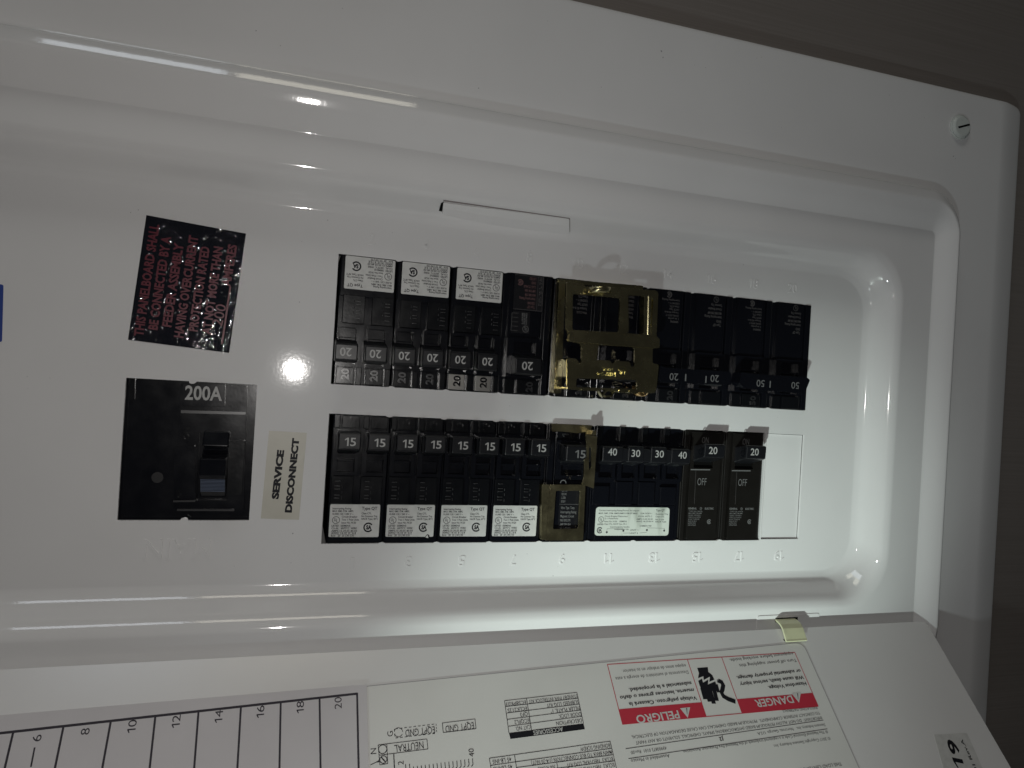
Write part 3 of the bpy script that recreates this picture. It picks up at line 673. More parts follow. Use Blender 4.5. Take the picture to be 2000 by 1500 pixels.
# ---- a general one inch pole (body, window, handle)
def pole(t, c, num, ink, hw=12.6, m='plastic', tie=False, rotd=0, half=12.4, px=0.0, digits=True):
    b = MB(); b.box(c - half, c + half, -29.05, 29.05, -38, -.9); obj('body', b, m, t, bevel=.35)
    b = MB(); b.box(c - 11.9, c - 8.6, -28.9, 28.9, -.9, .9); b.box(c - 7.9, c - 7.2, -28.9, 28.9, -.9, .4); obj('side_rib', b, m, t, bevel=.25)
    b = MB(); b.prism(rpoly([(c - 6.8, -28.9), (c + 9.6, -28.9), (c + 9.6, 1.2), (c - 6.8, 1.2)], .3), -.9, .5); obj('label_field', b, m, t, bevel=.3)
    b = MB(); b.prism(rpoly([(c - 7.6, 1.9), (c + 9.6, 1.9), (c + 9.6, 21.2), (c - 7.6, 21.2)], .6), -.9, 2.0, holes=[[(c - 4.8, 4), (c + 6.4, 4), (c + 6.4, 20.4), (c - 4.8, 20.4)]])
    obj('handle_frame', b, 'plastic', t, bevel=.4)
    b = MB(); b.box(c - 4.7, c + 6.3, 8.8, 9.8, -.5, 1.5); obj('slot_step', b, m, t, bevel=.15)
    b = MB(); b.box(c - 7.6, c + 3.6, 21.9, 28.6, -.9, .8); b.box(c + 4.6, c + 9.6, 21.9, 28.9, -.9, .3); obj('rating_plate', b, 'plastic_gloss', t, bevel=.25)
    if digits:
        b = MB(); ctext(b, num, c - 3.0, 25.2, 3.2, .8, .03, math.pi / 2 * (1 if rotd == 0 else -1), wd=5.0, raised=.5); obj('raised_digits', b, 'mark', t, bevel=.12)
    if not tie:
        b = MB(); handle(b, c + .9 + px, 13.0, 11.2, 19.6, 9.8); h_ = obj('handle', b, 'plastic_satin', t, bevel=.5)
        b = MB(); b.prism(rpoly([(c - 6.9 + px, 11.6), (c - 5.6 + px, 12.4), (c - 5.6 + px, 18.2), (c - 6.9 + px, 19.4)], .5), 3.5, 8.8); obj('handle_cheek', b, 'plastic_gloss', h_, bevel=.2)
        b = MB(); ctext(b, num, c + 1.6 + px, 15.4, 3.8, 9.98, .012, wd=5.4); obj('rating_print', b, ink, h_)
# upper #8 : single 20 with black printed faces
s8 = thing('circuit_breaker', 'single 20 breaker with black printed label left of the gold interlock', 'circuit breaker', ucen(3) - .6, UV, 0, math.pi)
pole(s8, 0, '20', 'white_ink', rotd=1)
b = MB(); b.prism(rpoly([(-7.4, -28.6), (7.4, -28.6), (7.4, -11.5), (-7.4, -11.5)], .4), .5, .62); lb = obj('rating_label', b, 'black_label', s8)
b = dark_print(-3.4, 6.6, -28, -12.2, .65, ['Type QP', '120/240', 'Interrupting Rating', 'MAX RMS SYM', 'AMP SYM 10kA', 'CLASS CTL HACR', 'SWD', 'LISTED'], seed=3)
csa_mark(b, 4.6, -24.8, 1.5, .65); obj('label_print', b, 'rust_ink', lb)
b = MB()
for y in (-28.3, -11.9): b.line((-7.2, y), (7.2, y), .16, .65)
b.line((-7.2, -28.3), (-7.2, -11.9), .16, .65); b.line((-1.8 - 2.6, -28.3), (-1.8 - 2.6, -11.9), .16, .65)
for i, s_ in enumerate(('CU/AL 60/75C', '#14-8 CU', '45 LB-IN')): text(b, s_, (-6.7 + 1.0 * i * .8, -28), (-6.7 + i * .8, -14.5), .6, .65, .01)
obj('label_frame_print', b, 'dim_ink', lb)
b = MB(); b.prism([(-1.4, -11.0), (7.4, -11.0), (7.4, -.4), (-1.4, -.4)], .5, .6); l2 = obj('listing_label', b, 'black_label', s8)
b = MB(); ul_mark(b, .6, -2.6, 1.6, .63)
for i, s_ in enumerate(('LISTED', 'ISSUE NO', 'L-2328')): text(b, s_, (.1 + i * 1.0, -4.9), (.1 + i * 1.0, -10.2), .7, .63, .02)
obj('listing_print', b, 'grey_ink', l2)
b = MB()
for i in range(5): b.box(4.6, 7.8, -10.0 + i * 2.1, -9.7 + i * 2.1, .6, .85)
b.box(7.7, 8.0, -10.0, -1.3, .6, .85); obj('raised_mark', b, mat('polished edge', (.12, .12, .12), .25, metal=.5), s8)
# upper 10 and 12 : pair held by the gold interlock bracket
ink_lines = ['Wire CU/AL', 'Torque 45 lb-in', 'HACR Type', '120/240 V ~', 'Class CTL', 'Interrupting', 'Rating 10kA']
for i, c_, l_ in ((4, 'grey_ink', 'black breaker under the left half of the gold interlock bracket'), (5, 'grey_ink', 'black breaker under the right half of the gold interlock bracket')):
    t = thing('circuit_breaker', l_, 'circuit breaker', ucen(i), UV, 0, math.pi)
    pole(t, 0, '30', 'grey_ink', rotd=1)
    b = dark_print(-5.0, 7.0, -24, -12, .53, ink_lines[:6], seed=i); csa_mark(b, 5.5, -26.4, 1.6, .53); obj('label_print', b, 'dim_ink', t)
# double pole breakers with tie handles
def tie_breaker(i0, num, label, q, px, nump, ink):
    uc = ucen(i0 + .5) + px
    t = thing('circuit_breaker', label, 'circuit breaker', uc, UV, 0, math.pi)
    for k, c in enumerate((12.65, -12.65)):
        pole(t, c, num, ink, rotd=1, tie=True, digits=(k == 0))
        b = dark_print(c - 5.6, c + 7.0, -24.6, -12.0, .53, ['SIEMENS', '1 in poles', 'CU/AL 60/75 C', 'Torque 45 lb-in', 'HACR Type', 'Class CTL', '120/240 V ~', 'Interrupting Rating'] if k == 0 else ['Type QP', 'SWD', 'Interrupting Rating', 'MAX RMS SYM AMP', 'Circuit Breaker', 'Common Trip'], seed=i0 + k)
        (csa_mark if k == 0 else ul_mark)(b, c + (0.5 if k == 0 else -2.0), -26.6, 1.6, .53)
        obj('label_print', b, 'dim_ink', t)
        b = MB(); handle(b, c + .9, 9.5, 11.6, 18.8, 7.8); obj('handle', b, 'plastic_satin', t, bevel=.4)
    P = [(uc - p[0], UV - p[1]) for p in (at(*ZJ(*z_), 11.0) for z_ in q)]
    b = MB(); b.prism(rpoly(P, .8), 3.5, 11.0); tb = obj('tie_handle', b, 'plastic', t, bevel=.8, seg=3)
    b = MB()
    for s_, (x, y) in nump:
        p = at(*ZJ(x, y), 11.05); wd_ = 4.9 if len(s_) == 2 else .7
        ctext(b, s_, uc - p[0], UV - p[1], 3.5, 11.03, .005, wd=wd_)
    obj('rating_print', b, ink, tb)
tie_breaker(6, '20', 'double pole breaker with a tie handle marked 20 twice, right of the gold interlock', [(215, 925), (262, 955), (955, 998), (945, 1135), (235, 1108), (190, 1075)], 0, [('20', (355, 1050)), ('1', (478, 1058)), ('1', (690, 1078)), ('20', (782, 1068))], 'grey_ink')
tie_breaker(8, '50', 'double pole breaker with a tie handle marked 50 twice, right end of the upper row', [(1060, 1000), (1160, 1018), (1745, 1055), (1780, 1082), (1722, 1225), (1100, 1172), (1040, 1120)], -.6, [('50', (1262, 1118)), ('1', (1362, 1128)), ('50', (1625, 1140))], 'grey_ink')
# lower 9 : single 15 under the clip
s9 = thing('circuit_breaker', 'single 15 breaker inside the gold retaining clip in the lower row', 'circuit breaker', ucen(4) + .4, LV, 0, 0)
pole(s9, 0, '15', 'grey_ink')
b = MB(); b.prism(rpoly([(-4.2, -24.0), (7.6, -24.0), (7.6, -2.0), (-4.2, -2.0)], .5), .5, .62); lb = obj('rating_label', b, 'black_label', s9)
b = dark_print(-3.2, 7.2, -23.4, -11.0, .65, ['Wire  Type  Temp', 'Interrupting Rating', 'Magnetic Circuit', 'MAX RMS SYM', 'AMP SYM 10kA', 'IAC 120/240 V'], seed=5)
b2 = dark_print(-3.2, 3.2, -9.8, -2.6, .65, ['C.S. File', 'ISSUE NO', 'L-2328', 'E52819'], seed=6); b.add(b2.v, b2.f)
b.line((-4.0, -10.4), (7.4, -10.4), .12, .65); obj('label_print', b, 'grey_ink', lb)
# lower 11-13 : quad 40/30/30/40
q4 = thing('circuit_breaker', 'quad breaker marked 40 30 30 40 with a wide worn label in the lower row', 'circuit breaker', ucen(5.5) + .3, LV, 0, 0)
b = MB(); b.box(-25.2, 25.2, -29.05, 29.05, -38, -.9); b.box(-22.0, 23.0, -29.0, -10.6, -.9, -.25); obj('body', b, 'plastic', q4, bevel=.35)
for k, (x, n_) in enumerate(((-19.0, '40'), (-6.4, '30'), (6.2, '30'), (18.8, '40'))):
    b = MB(); b.box(x - 5.7, x + 3.4, -10.4, 1.4 if k % 3 else -1, -.9, .9 + .4 * (k in (1, 2))); obj('side_rib', b, 'plastic', q4, bevel=.3)
    b = MB(); b.prism(rpoly([(x - 5.8, 1.9), (x + 5.6, 1.9), (x + 5.6, 20.6), (x - 5.8, 20.6)], .5), -.9, 1.8, holes=[[(x - 3.6, 3.4), (x + 3.9, 3.4), (x + 3.9, 19.9), (x - 3.6, 19.9)]]); obj('handle_frame', b, 'plastic', q4, bevel=.4)
    b = MB(); b.box(x - 5.6, x - 2.4, 21.4, 28.9, -.9, 1.4); obj('end_rib', b, 'plastic_gloss', q4, bevel=.3)
    b = MB(); handle(b, x + .5, 8.6 if k in (1, 2) else 11.0, 11.4, 20.0 if k in (1, 2) else 19.4, 8.6); h_ = obj('handle', b, 'plastic_satin', q4, bevel=.4)
    p = {0: (838, 443), 1: (1082, 458), 2: (1330, 465), 3: (1570, 477)}[k]; p = ap(ZK, p, 8.8)
    b = MB(); ctext(b, n_, p[0] - ucen(5.5) - .3, p[1] - LV, 3.5, 8.82, .008, wd=4.8); obj('rating_print', b, 'white_ink', h_)
b = MB(); b.box(-24.0, 24.0, 12.2, 18.6, 5.5, 8.1); obj('handle_bar', b, 'plastic_satin', q4, bevel=.4)
P = [(p[0] - ucen(5.5) - .3, p[1] - LV) for p in (ap(ZK, z_, -.2) for z_ in ((665, 1018), (1435, 1025), (1420, 1318), (648, 1318)))]
b = MB(); b.prism(rpoly(P, 1.8), -.25, -.1); lb = obj('rating_label', b, 'worn_label', q4)
lx0, lx1 = P[0][0], P[1][0]; ly1, ly0 = P[0][1], P[2][1]
b = MB(); wd = lx1 - lx0; ht = ly1 - ly0
def tq(s_, fx0, fx1, fy, cap=.05, bo=.012): text(b, s_, (lx0 + fx0 * wd, ly1 - fy * ht), (lx0 + fx1 * wd, ly1 - fy * ht), cap * ht, -.07, bo)
tq('Current Interrupting Rating/Pouvoir de coupure', .04, .58, .14); tq('MAX. RMS. SYM. AMPS/AMPS SYM EFF MAX', .04, .56, .24); tq('10,000 120/240 V ~', .6, .76, .24)
tq('Circuit Breaker/Disjoncteur', .12, .43, .34); tq('2-1 Pole/Pole', .12, .3, .42); tq('Issue No. N-20    SIEMENS', .12, .42, .52); tq('Class CTL, HACR Type, 40 C', .12, .42, .61); tq('Interchangeable handles', .2, .46, .71); tq('Independent trip', .26, .45, .79)
tq('CU/AL 60/75 C', .57, .76, .34); tq('AMPS 15-30 35-50', .55, .77, .44); tq('AWG 14-10 8-6 4', .55, .78, .52); tq('Type QT', .81, .93, .14, .075); tq('Common Trip', .81, .98, .26); tq('Class CTL', .81, .93, .35); tq('No. 5 Unit', .81, .93, .45); tq('HACR Type', .81, .96, .53); tq('LISTED', .03, .11, .62, .05, .03); tq('UNIT 1', .47, .58, .82); tq('UNIT 2', .47, .58, .93); tq('COMMON TRIP', .6, .76, .68)
ul_mark(b, lx0 + .075 * wd, ly1 - .43 * ht, 1.55, -.07); csa_mark(b, lx0 + .065 * wd, ly1 - .80 * ht, 1.6, -.07)
for fx, fy in ((.16, .87), (.38, .82), (.70, .80), (.94, .82)): b.disc(lx0 + fx * wd, ly1 - fy * ht, .55, -.07, -.065, 12)
for a, e in (((.16, .75), (.38, .75)), ((.38, .90), (.47, .90)), ((.60, .90), (.7, .88)), ((.70, .72), (.94, .74)), ((.16, .75), (.16, .87)), ((.94, .74), (.94, .82))): b.line((lx0 + a[0] * wd, ly1 - a[1] * ht), (lx0 + e[0] * wd, ly1 - e[1] * ht), .12, -.068)
obj('label_print', b, 'ink_soft', lb)
# lower 15, 17 : older breakers marked ON / OFF
def onoff(uc, label, dark, dz):
    t = thing('circuit_breaker', label, 'circuit breaker', uc, LV, 0, 0, 'brownish ON OFF breakers in the lower row')
    b = MB(); b.box(-12.4, 12.4, -29.05, 29.05, -38, -1.2); obj('body', b, 'plastic_brown', t, bevel=.35)
    L = lambda z_, w: (ap(ZL, z_, w)[0] - ucen(7) - .3, ap(ZL, z_, w)[1] - LV)
    b = MB(); b.prism(rpoly([(-8.6, -28.2), (9.0, -28.2), (9.8, 28.0), (-8.2, 28.0)], .8), -1.2, 1.2, holes=[[(-6.4, 9.3), (5.2, 9.3), (5.4, 20.0), (-6.2, 20.0)]]); f_ = obj('front_panel', b, 'plastic_brown', t, bevel=.45)
    b = MB(); b.box(-12.0, -9.4, -28.8, 28.8, -1.2, .2); obj('side_rib', b, 'plastic_brown', t, bevel=.3)
    b = MB(); b.box(-6.2, 5.1, 9.4, 19.8, -1.2, -.4); obj('slot_floor', b, 'deep', t)
    b = MB(); b.profile_x([(12.0, -1), (15.4, 9.6), (16.0, 11.0), (22.2, 11.4), (22.8, 10.4), (20.6, -1)], -6.8, 5.2); h_ = obj('handle', b, 'plastic_satin', t, bevel=.5)
    b = MB(); ctext(b, '20', *L((466, 300), 11.5), 3.6, 11.42, .012, wd=4.9); obj('rating_print', b, 'white_ink' if not dark else 'grey_ink', h_)
    b = MB(); b.ring(*L((308, 305), 8), .7, 1.3, 11.43, 0, 360, 16, 1.4); obj('rivet_ring', b, 'plastic_gloss', h_)
    b = MB(); ctext(b, 'ON', *L((388, 198), 1.2), 3.2, 1.23, -.004, wd=4.0); obj('switch_print', b, 'dim_ink' if dark else 'grey_ink', f_)
    b = MB(); ctext(b, 'OFF', *L((355, 604), 1.2), 3.6, 1.23, -.004, wd=5.4); b.line(L((245, 486), 1.2), L((435, 488), 1.2), .55, 1.235); obj('switch_print', b, 'grey_ink', f_)
    b = MB(); x = L((295, 500), 1.2); y = L((280, 820), 1.2); b.line(x, y, .14, 1.25); obj('mould_line', b, 'dim_ink', f_)
    x0, y1 = L((222, 848), 1.2); x1, y0 = L((458, 1050), 1.2); b = MB()
    text(b, 'GENERAL', (x0, y1 - 1.4), (x0 + 5.0, y1 - 1.4), 1.0, 1.25, .03); text(b, 'ELECTRIC', (x1 - 5.3, y1 - 1.4), (x1, y1 - 1.4), 1.0, 1.25, .03); b.ring((x0 + x1) / 2 - .1, y1 - .9, .55, .7, 1.25, 0, 360, 14)
    ctext(b, 'GE', (x0 + x1) / 2 - .1, y1 - .9, .5, 1.25, .01)
    for i, s_ in enumerate(('TYPE TQL HACR', 'MAX RMS SYM AMP', '10,000 120/240V~', 'WIRE CU-AL 60/75C', '#14-8 TORQUE', 'ISSUE NO BR-2', 'LISTED SWD', 'CIRCUIT BKR')):
        y = y1 - 2.7 - i * 1.03; w_ = (8.2, 8.0, 7.6, 7.4, 6.6, 5.0, 4.6, 4.8)[i]; text(b, s_, (x0 + .3, y), (x0 + .3 + w_, y), .65, 1.25, .012)
    csa_mark(b, x1 - 2.3, y0 + 3.0, 1.25, 1.25); obj('label_print', b, 'grey_ink', f_)
    return t
o15 = onoff(ucen(7) + .3, 'brownish ON OFF breaker marked 20 beside the quad breaker', False, 0)
o17 = dup(o15, 'brownish ON OFF breaker marked 20 next to the blank filler plate', ucen(8) - .2, LV, 0, 0, 'brownish ON OFF breakers in the lower row')
# filler plate in the last space
fp = thing('filler_plate', 'blank white filler plate closing the last space of the lower row', 'filler plate', 242.5, LV, 0)
b = MB(); b.prism(rpoly([(-11.95, -28.3), (11.65, -28.45), (11.6, 28.5), (-11.95, 28.55)], .3), -3.2, -1.1); obj('plate', b, 'enamel', fp, bevel=.3)
b = MB(); b.box(-12.1, 12.0, -28.6, 28.7, -4.6, -3.2); obj('back_lip', b, 'steel', fp)
# pushed-in knock-out strip
def on_slope(px, py):                                      # photo point on the upper slope of the recess
    w = 7.0
    for _ in range(20):
        u, v = at(px, py, w); t = min(1, max(0, (v - 83.4) / 14.0)); w = .5 * w + .5 * (14 * (3 * t * t - 2 * t ** 3) if True else 0)
    return u, v, w
SN = Vector((0, -.70, .71))
k0 = Vector(on_slope(985, 425))
ks = thing('knockout_strip', 'long narrow bent white knock-out strip in the slope above the upper breaker row', 'knock-out', k0.x, k0.y, k0.z)
b = MB(); N = 26
for i in range(N + 1):
    s_ = i / N; T_ = Vector(on_slope(866 + 246 * s_, 394 + 34.5 * s_)); B_ = Vector(on_slope(863 + 248 * s_, 412 + 41 * s_ + 5.0 * math.sin(s_ * 3.14)))
    up = .75 + .7 * (1 - s_) ** 2; jig = .12 * math.sin(s_ * 37) * (1 - s_)
    for q_ in (T_ + SN * (up - .55), (T_ * .5 + B_ * .5) + SN * (up + .15 + jig), B_ + SN * (up * 1.8 + .7 + jig), B_ - SN * .8, T_ - SN * .8):
        q_ = q_ - k0; b.v.append(tuple(q_))
for i in range(N):
    for j in range(5):
        a_ = i * 5 + j; c_ = i * 5 + (j + 1) % 5; b.f.append((a_, c_, c_ + 5, a_ + 5))
b.f += [(4, 3, 2, 1, 0), tuple(N * 5 + j for j in range(5))]
obj('strip', b, 'enamel', ks, bevel=.15)
b = MB()
for q4_ in (((867, 393), (861, 396), (857, 411), (865, 413)), ((896, 411), (906, 412.5), (906, 415), (898, 414)), ((930, 421), (935, 422), (935, 424), (930, 423)), ((940, 423.5), (946, 424.5), (946, 427), (940, 426)), ((953, 430), (958, 431), (958, 433), (953, 432))):
    k_ = len(b.v)
    for p in q4_:
        q_ = Vector(on_slope(*p)) + SN * (.35 if q4_[0][0] == 867 else 1.25) - k0; b.v.append(tuple(q_))
    b.f.append(tuple(range(k_, k_ + 4)))
obj('slit', b, 'deep', ks)
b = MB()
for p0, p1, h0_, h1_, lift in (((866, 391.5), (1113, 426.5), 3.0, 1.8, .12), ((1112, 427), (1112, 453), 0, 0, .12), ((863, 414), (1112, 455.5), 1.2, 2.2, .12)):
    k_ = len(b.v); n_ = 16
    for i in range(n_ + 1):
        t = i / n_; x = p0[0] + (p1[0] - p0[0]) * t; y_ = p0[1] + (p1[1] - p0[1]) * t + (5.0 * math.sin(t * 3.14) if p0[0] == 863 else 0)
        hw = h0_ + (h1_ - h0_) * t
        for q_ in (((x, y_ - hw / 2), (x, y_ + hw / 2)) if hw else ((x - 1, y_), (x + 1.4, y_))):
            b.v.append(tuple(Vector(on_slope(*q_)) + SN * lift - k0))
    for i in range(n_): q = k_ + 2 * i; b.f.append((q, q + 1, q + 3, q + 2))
obj('gap_shade', b, 'gap_shade', ks)  # flat dark strips: shade along the knock-out's edges, painted on the slope
# ================================================================== GOLD INTERLOCK (upper row)
il = thing('interlock_bracket', 'gold coloured stamped steel interlock bracket over two upper breakers', 'bracket')
def gp(pts, w, zf=ZI): return [ap(zf, p, w) for p in pts]
FW = 11.5
outer = gp([(682, 252), (845, 268), (862, 296), (1062, 318), (1085, 300), (1560, 338), (1580, 362), (1562, 790), (1592, 806), (1588, 900), (1525, 900), (1522, 1045), (1585, 1062), (1560, 1310), (1540, 1340), (690, 1285), (688, 995), (780, 1002), (812, 1058), (828, 1040), (832, 880), (800, 850), (720, 838), (704, 820), (702, 735), (676, 712)], FW)
holes = [gp([(745, 372), (880, 380), (1060, 398), (1190, 410), (1208, 432), (1192, 745), (740, 722)], FW),
         gp([(1285, 382), (1440, 392), (1438, 768), (1262, 752), (1290, 735)], FW),
         gp([(1500, 398), (1530, 425), (1508, 770), (1490, 770)], FW),
         gp([(1000, 868), (1325, 888), (1352, 915), (1345, 1082), (1315, 1085), (1300, 1032), (1160, 1022), (1130, 1062), (1110, 1020), (975, 1015)], FW),
         gp([(780, 1195), (1375, 1210), (1370, 1300), (775, 1280)], FW)]
b = MB(); b.prism(rpoly(outer, 1.0, 3), FW - 1.4, FW, holes=[rpoly(h, .9, 3) for h in holes]); obj('face_plate', b, 'brass', il, bevel=.55, seg=3)
# bent middle bar, standing slightly proud
b = MB(); b.prism(rpoly(gp([(702, 728), (1590, 800), (1588, 902), (1500, 896), (706, 836)], FW + 1.2), 1.2), FW - 1.0, FW + 1.5); obj('cross_bar', b, 'brass', il, bevel=1.2, seg=4)
# left rail, lower down, hugging the opening
b = MB(); b.prism(rpoly(gp([(612, 232), (672, 240), (632, 1335), (560, 1345)], 3.0), .6), -6, 3.0); obj('side_rail', b, 'brass', il, bevel=.8, seg=3)
b = MB(); b.prism(rpoly(gp([(600, 222), (1430, 290), (1430, 330), (602, 262)], 2.0), .6), -4, 2.0); obj('top_rail', b, 'brass', il, bevel=.6)
# side wall on the right with rolled edge
b = MB(); p0 = ap(ZI, (1470, 400), 9); p1 = ap(ZI, (1462, 775), 9); k_ = 10
for i in range(k_ + 1):
    a = math.pi * i / k_
    for p in (p0, p1): b.v.append((p[0] - 2.8 * math.cos(a), p[1], 6.5 + 5.5 * math.sin(a)))
for i in range(k_): b.f.append((2 * i, 2 * i + 1, 2 * i + 3, 2 * i + 2))
obj('rolled_edge', b, 'brass', il, smooth=True)
# hook standing off the top edge
b = MB(); a0 = ap(ZI, (905, 318), FW + 6); pts = []
for i in range(13):
    a = math.radians(200 - i * 17); pts.append((a0[0] + 6.5 + 5.0 * math.cos(a), a0[1] - .6 + 0.1 * i, FW + 3 + 4.2 * math.sin(a)))
for p in pts: b.v += [(p[0], p[1] - 1.4, p[2]), (p[0], p[1] + 1.4, p[2] + .4)]
for i in range(12): b.f.append((2 * i, 2 * i + 1, 2 * i + 3, 2 * i + 2))
hk = obj('hook', b, 'brass', il, smooth=True); md = hk.modifiers.new('solid', 'SOLIDIFY'); md.thickness = .0009; md.offset = 0
# lips and tabs along the lower edge
for (x0, x1, y0, y1) in ((690, 790, 1278, 1300), (820, 985, 1290, 1312), (1190, 1250, 1300, 1330), (1290, 1375, 1312, 1338)):
    b = MB(); b.prism(rpoly(gp([(x0, y0), (x1, y0 + 6), (x1, y1 + 6), (x0, y1)], FW), .4), FW - 8, FW + .5); obj('lip', b, 'brass', il, bevel=.3)
b = MB(); b.pline(gp([(1000, 1310), (1035, 1368), (1080, 1305)], FW - 2), .8, FW - 2); b.pline(gp([(1060, 1372), (1125, 1370), (1150, 1320), (1080, 1312)], FW - 2), .8, FW - 2.02)
o = obj('tab', b, 'brass', il); md = o.modifiers.new('solid', 'SOLIDIFY'); md.thickness = .003
b = MB(); c = ap(ZI, (1440, 1300), FW - 3); b.disc(c[0], c[1], 4.0, FW - 9, FW - 3.5, 24, 3.6); b.disc(c[0], c[1], 3.5, FW - 3.5, FW - 1.4, 24, 2.2); s_ = obj('retaining_screw', b, mat('bright gold screw', (.85, .55, .22), .18, metal=1.0, bump=600, bump_s=.05), il, bevel=.3)
b = MB(); b.box(c[0] - .35, c[0] + .35, c[1] - 3, c[1] + 3, FW - 1.6, FW - 1.3); obj('screw_slot', b, 'deep', s_)
b = MB(); text(b, 'INTLP 96-0', ap(ZI, (1165, 1138), FW), ap(ZI, (985, 1130), FW), 1.9, FW, .02, raised=.25); text(b, 'CU/AL', ap(ZI, (1135, 1098), FW), ap(ZI, (1040, 1090), FW), 1.5, FW, .02, raised=.2)
c = ap(ZI, (1225, 1132), FW); b.ring(c[0], c[1], 2.3, 2.75, FW + .2, 0, 360, 24); ctext(b, 'UL', c[0], c[1], 2.4, FW, .03, math.pi, raised=.25)
obj('stamped_mark', b, mat('bright stamping', (.8, .75, .35), .2, metal=1.0), il)
# ================================================================== GOLD CLIP (lower row)
cl = thing('retaining_clip', 'gold coloured steel retaining clip around the single 15 breaker', 'clip')
b = MB(); b.prism(rpoly(gp([(208, 148), (630, 165), (600, 232), (470, 246), (300, 228), (208, 230)], 3.0, ZK), .4), 1.8, 3.0); obj('top_strap', b, 'brass_dull', cl, bevel=.3)
b = MB(); b.prism(rpoly(gp([(562, 258), (678, 282), (642, 826), (522, 782), (540, 700), (545, 520), (572, 500)], 10.5, ZK), .5), 9.4, 10.5, holes=[rpoly(gp([(592, 380), (618, 400), (620, 600), (590, 640)], 10.5, ZK), .6)]); obj('side_leaf', b, 'brass_dull', cl, bevel=.3)
b = MB(); b.prism(rpoly(gp([(600, 210), (630, 214), (628, 262), (575, 256)], 6, ZK), .3), 3.0, 10.4); obj('bend', b, 'brass_dull', cl, bevel=.3)
b = MB(); b.prism(rpoly(gp([(185, 785), (555, 785), (530, 1368), (128, 1368)], 2.6, ZK), .8), 1.4, 2.6, holes=[rpoly(gp([(245, 850), (498, 848), (480, 1245), (215, 1252)], 2.6, ZK), .8)]); obj('label_window', b, 'brass_dull', cl, bevel=.3)
b = MB(); b.prism(rpoly(gp([(100, 780), (182, 785), (140, 1362), (88, 1362)], 3.2, ZK), .8), 0, 3.2); obj('side_rail', b, 'brass_dull', cl, bevel=.8, seg=3)
b = MB(); c = ap(ZK, (322, 770), 3); b.ring(c[0], c[1], 1.25, 1.65, 2.9, 0, 180, 16); obj('boss_ring', b, 'grey_ink', cl)
# ================================================================== MAIN BREAKER
mb_ = thing('main_breaker', 'large black main breaker marked 200A with ribbed toggle in its own square opening', 'circuit breaker', -56.3, -25, 0)
def ml(p, w): q_ = ap(ZF, p, w); return (q_[0] + 56.3, q_[1] + 25)
def mp(ps, w): return [ml(p, w) for p in ps]
b = MB(); b.box(-29, 29, -33, 33, -45, -4.0); obj('body', b, 'plastic', mb_, bevel=.5)
b = MB(); b.prism(rpoly(mp([(500, 180), (985, 200), (960, 1150), (450, 1120)], -1.5), 1.0), -4.0, -1.5, holes=[mp([(632, 545), (838, 548), (832, 1040), (615, 1040)], -1.5)]); hs = obj('housing', b, 'plastic', mb_, bevel=.9, seg=3)
b = MB(); b.prism(rpoly(mp([(120, 120), (165, 120), (160, 300), (120, 300)], -3), .2), -4, -3.2); obj('side_rib', b, 'plastic_gloss', mb_, bevel=.2)
b = MB(); b.prism(rpoly(mp([(515, 185), (822, 190), (818, 352), (512, 350)], 1.0), .5), -1.5, 1.0); pl_ = obj('rating_plate', b, 'plastic', mb_, bevel=.4)
b = MB(); text(b, '200A', ml((528, 302), 1.0), ml((800, 312), 1.0), 6.0, 1.03, .022); obj('rating_print', b, 'white_ink', pl_)
b = MB(); b.prism(rpoly(mp([(500, 378), (975, 392), (975, 412), (500, 400)], 0), .3), -1.5, 0.6); b.prism(rpoly(mp([(470, 1105), (890, 1108), (890, 1120), (470, 1118)], 0), .3), -1.5, -.3); b.prism(rpoly(mp([(440, 1042), (605, 1040), (605, 1052), (440, 1055)], 0), .3), -1.5, -.5); obj('moulded_ridge', b, 'mark', mb_, bevel=.35)
b = MB(); b.prism(rpoly(mp([(846, 605), (968, 600), (945, 1000), (838, 1000)], .8), .6), -1.5, .6); obj('side_block', b, 'plastic_gloss', mb_, bevel=.6, seg=3)
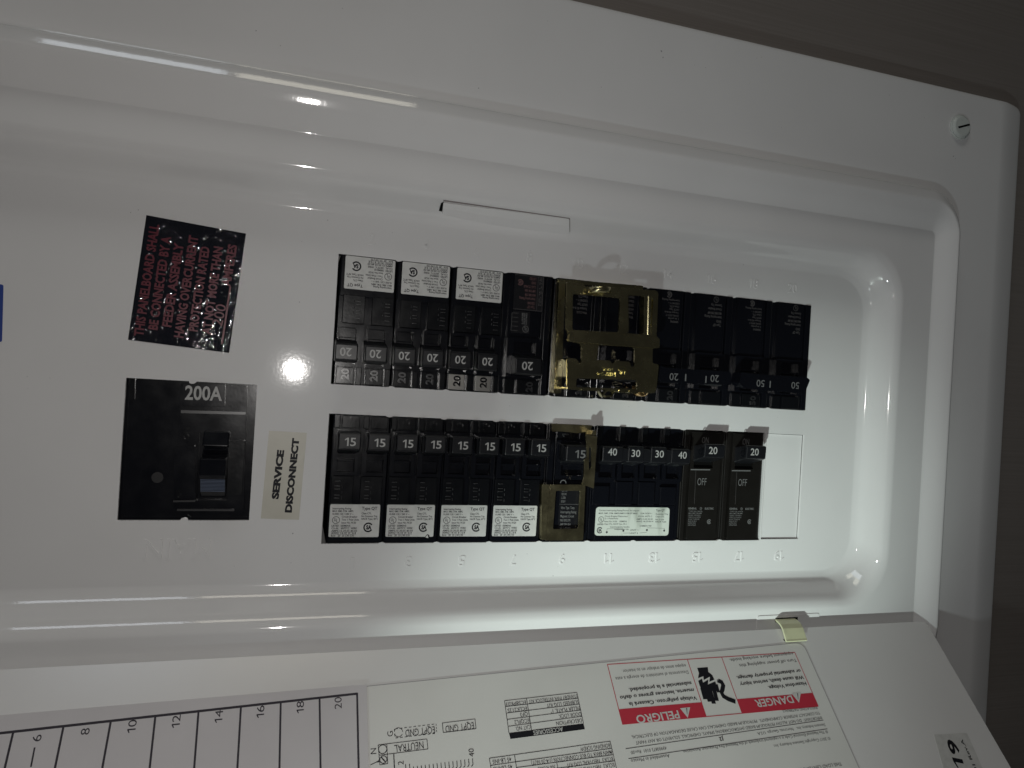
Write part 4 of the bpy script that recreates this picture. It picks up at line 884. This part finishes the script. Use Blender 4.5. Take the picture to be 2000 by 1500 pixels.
b = MB(); b.prism(rpoly(mp([(445, 650), (600, 640), (608, 1030), (450, 1030)], .8), .6), -1.5, .3); obj('side_block', b, 'plastic', mb_, bevel=.6)
# toggle: stepped block standing out of the slot
y = [ml((730, yy), 9)[1] for yy in (545, 655, 725, 885, 995, 1035)]
xa, xb = ml((636, 800), 9)[0], ml((830, 800), 9)[0]
b = MB(); b.profile_x([(y[0], -4), (y[0], 1.2), (y[1] + .3, 4.4), (y[1], 1.4), (y[1] - 1.8, .4), (y[2], 3.0), (y[2] - .5, 9.9), (y[3] + 1.6, 8.9), (y[3], 8.2), (y[3] - .4, 6.4), (y[4], 3.2), (y[5], 1.0), (y[5], -4)], xa, xb)
tg = obj('toggle', b, 'plastic', mb_, bevel=.45)
grip = mat('knurled grip sheen', (.13, .16, .23), .40, metal=.6, spec=.8, bump=2200, bump_s=.12)  # bluish sheen of the window is painted into the grip colour
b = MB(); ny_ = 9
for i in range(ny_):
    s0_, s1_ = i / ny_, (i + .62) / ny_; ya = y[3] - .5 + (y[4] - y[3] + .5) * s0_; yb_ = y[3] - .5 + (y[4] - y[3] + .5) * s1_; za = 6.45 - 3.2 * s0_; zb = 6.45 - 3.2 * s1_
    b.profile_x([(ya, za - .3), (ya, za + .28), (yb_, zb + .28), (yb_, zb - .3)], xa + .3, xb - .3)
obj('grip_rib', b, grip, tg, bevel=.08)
b = MB(); c = ml((328, 872), -4); b.ring(c[0], c[1], 1.9, 2.3, -3.95, 0, 360, 24); b.disc(c[0], c[1], 1.9, -4.0, -3.97, 24); obj('blind_hole', b, mat('dull ring', (.006, .006, .007), .6), mb_)
b = MB(); c = ml((585, 545), -1.5)
text(b, 'ON', ml((560, 600), -1.5), ml((560, 505), -1.5), 2.2, -1.5, .03, raised=.4); text(b, 'OFF', ml((505, 1020), 0), ml((505, 960), 0), 1.6, .3, .03, raised=.3); obj('raised_mark', b, 'plastic_gloss', mb_)
print('tris', sum(len(o.data.polygons) for o in bpy.data.objects if o.type == 'MESH'))
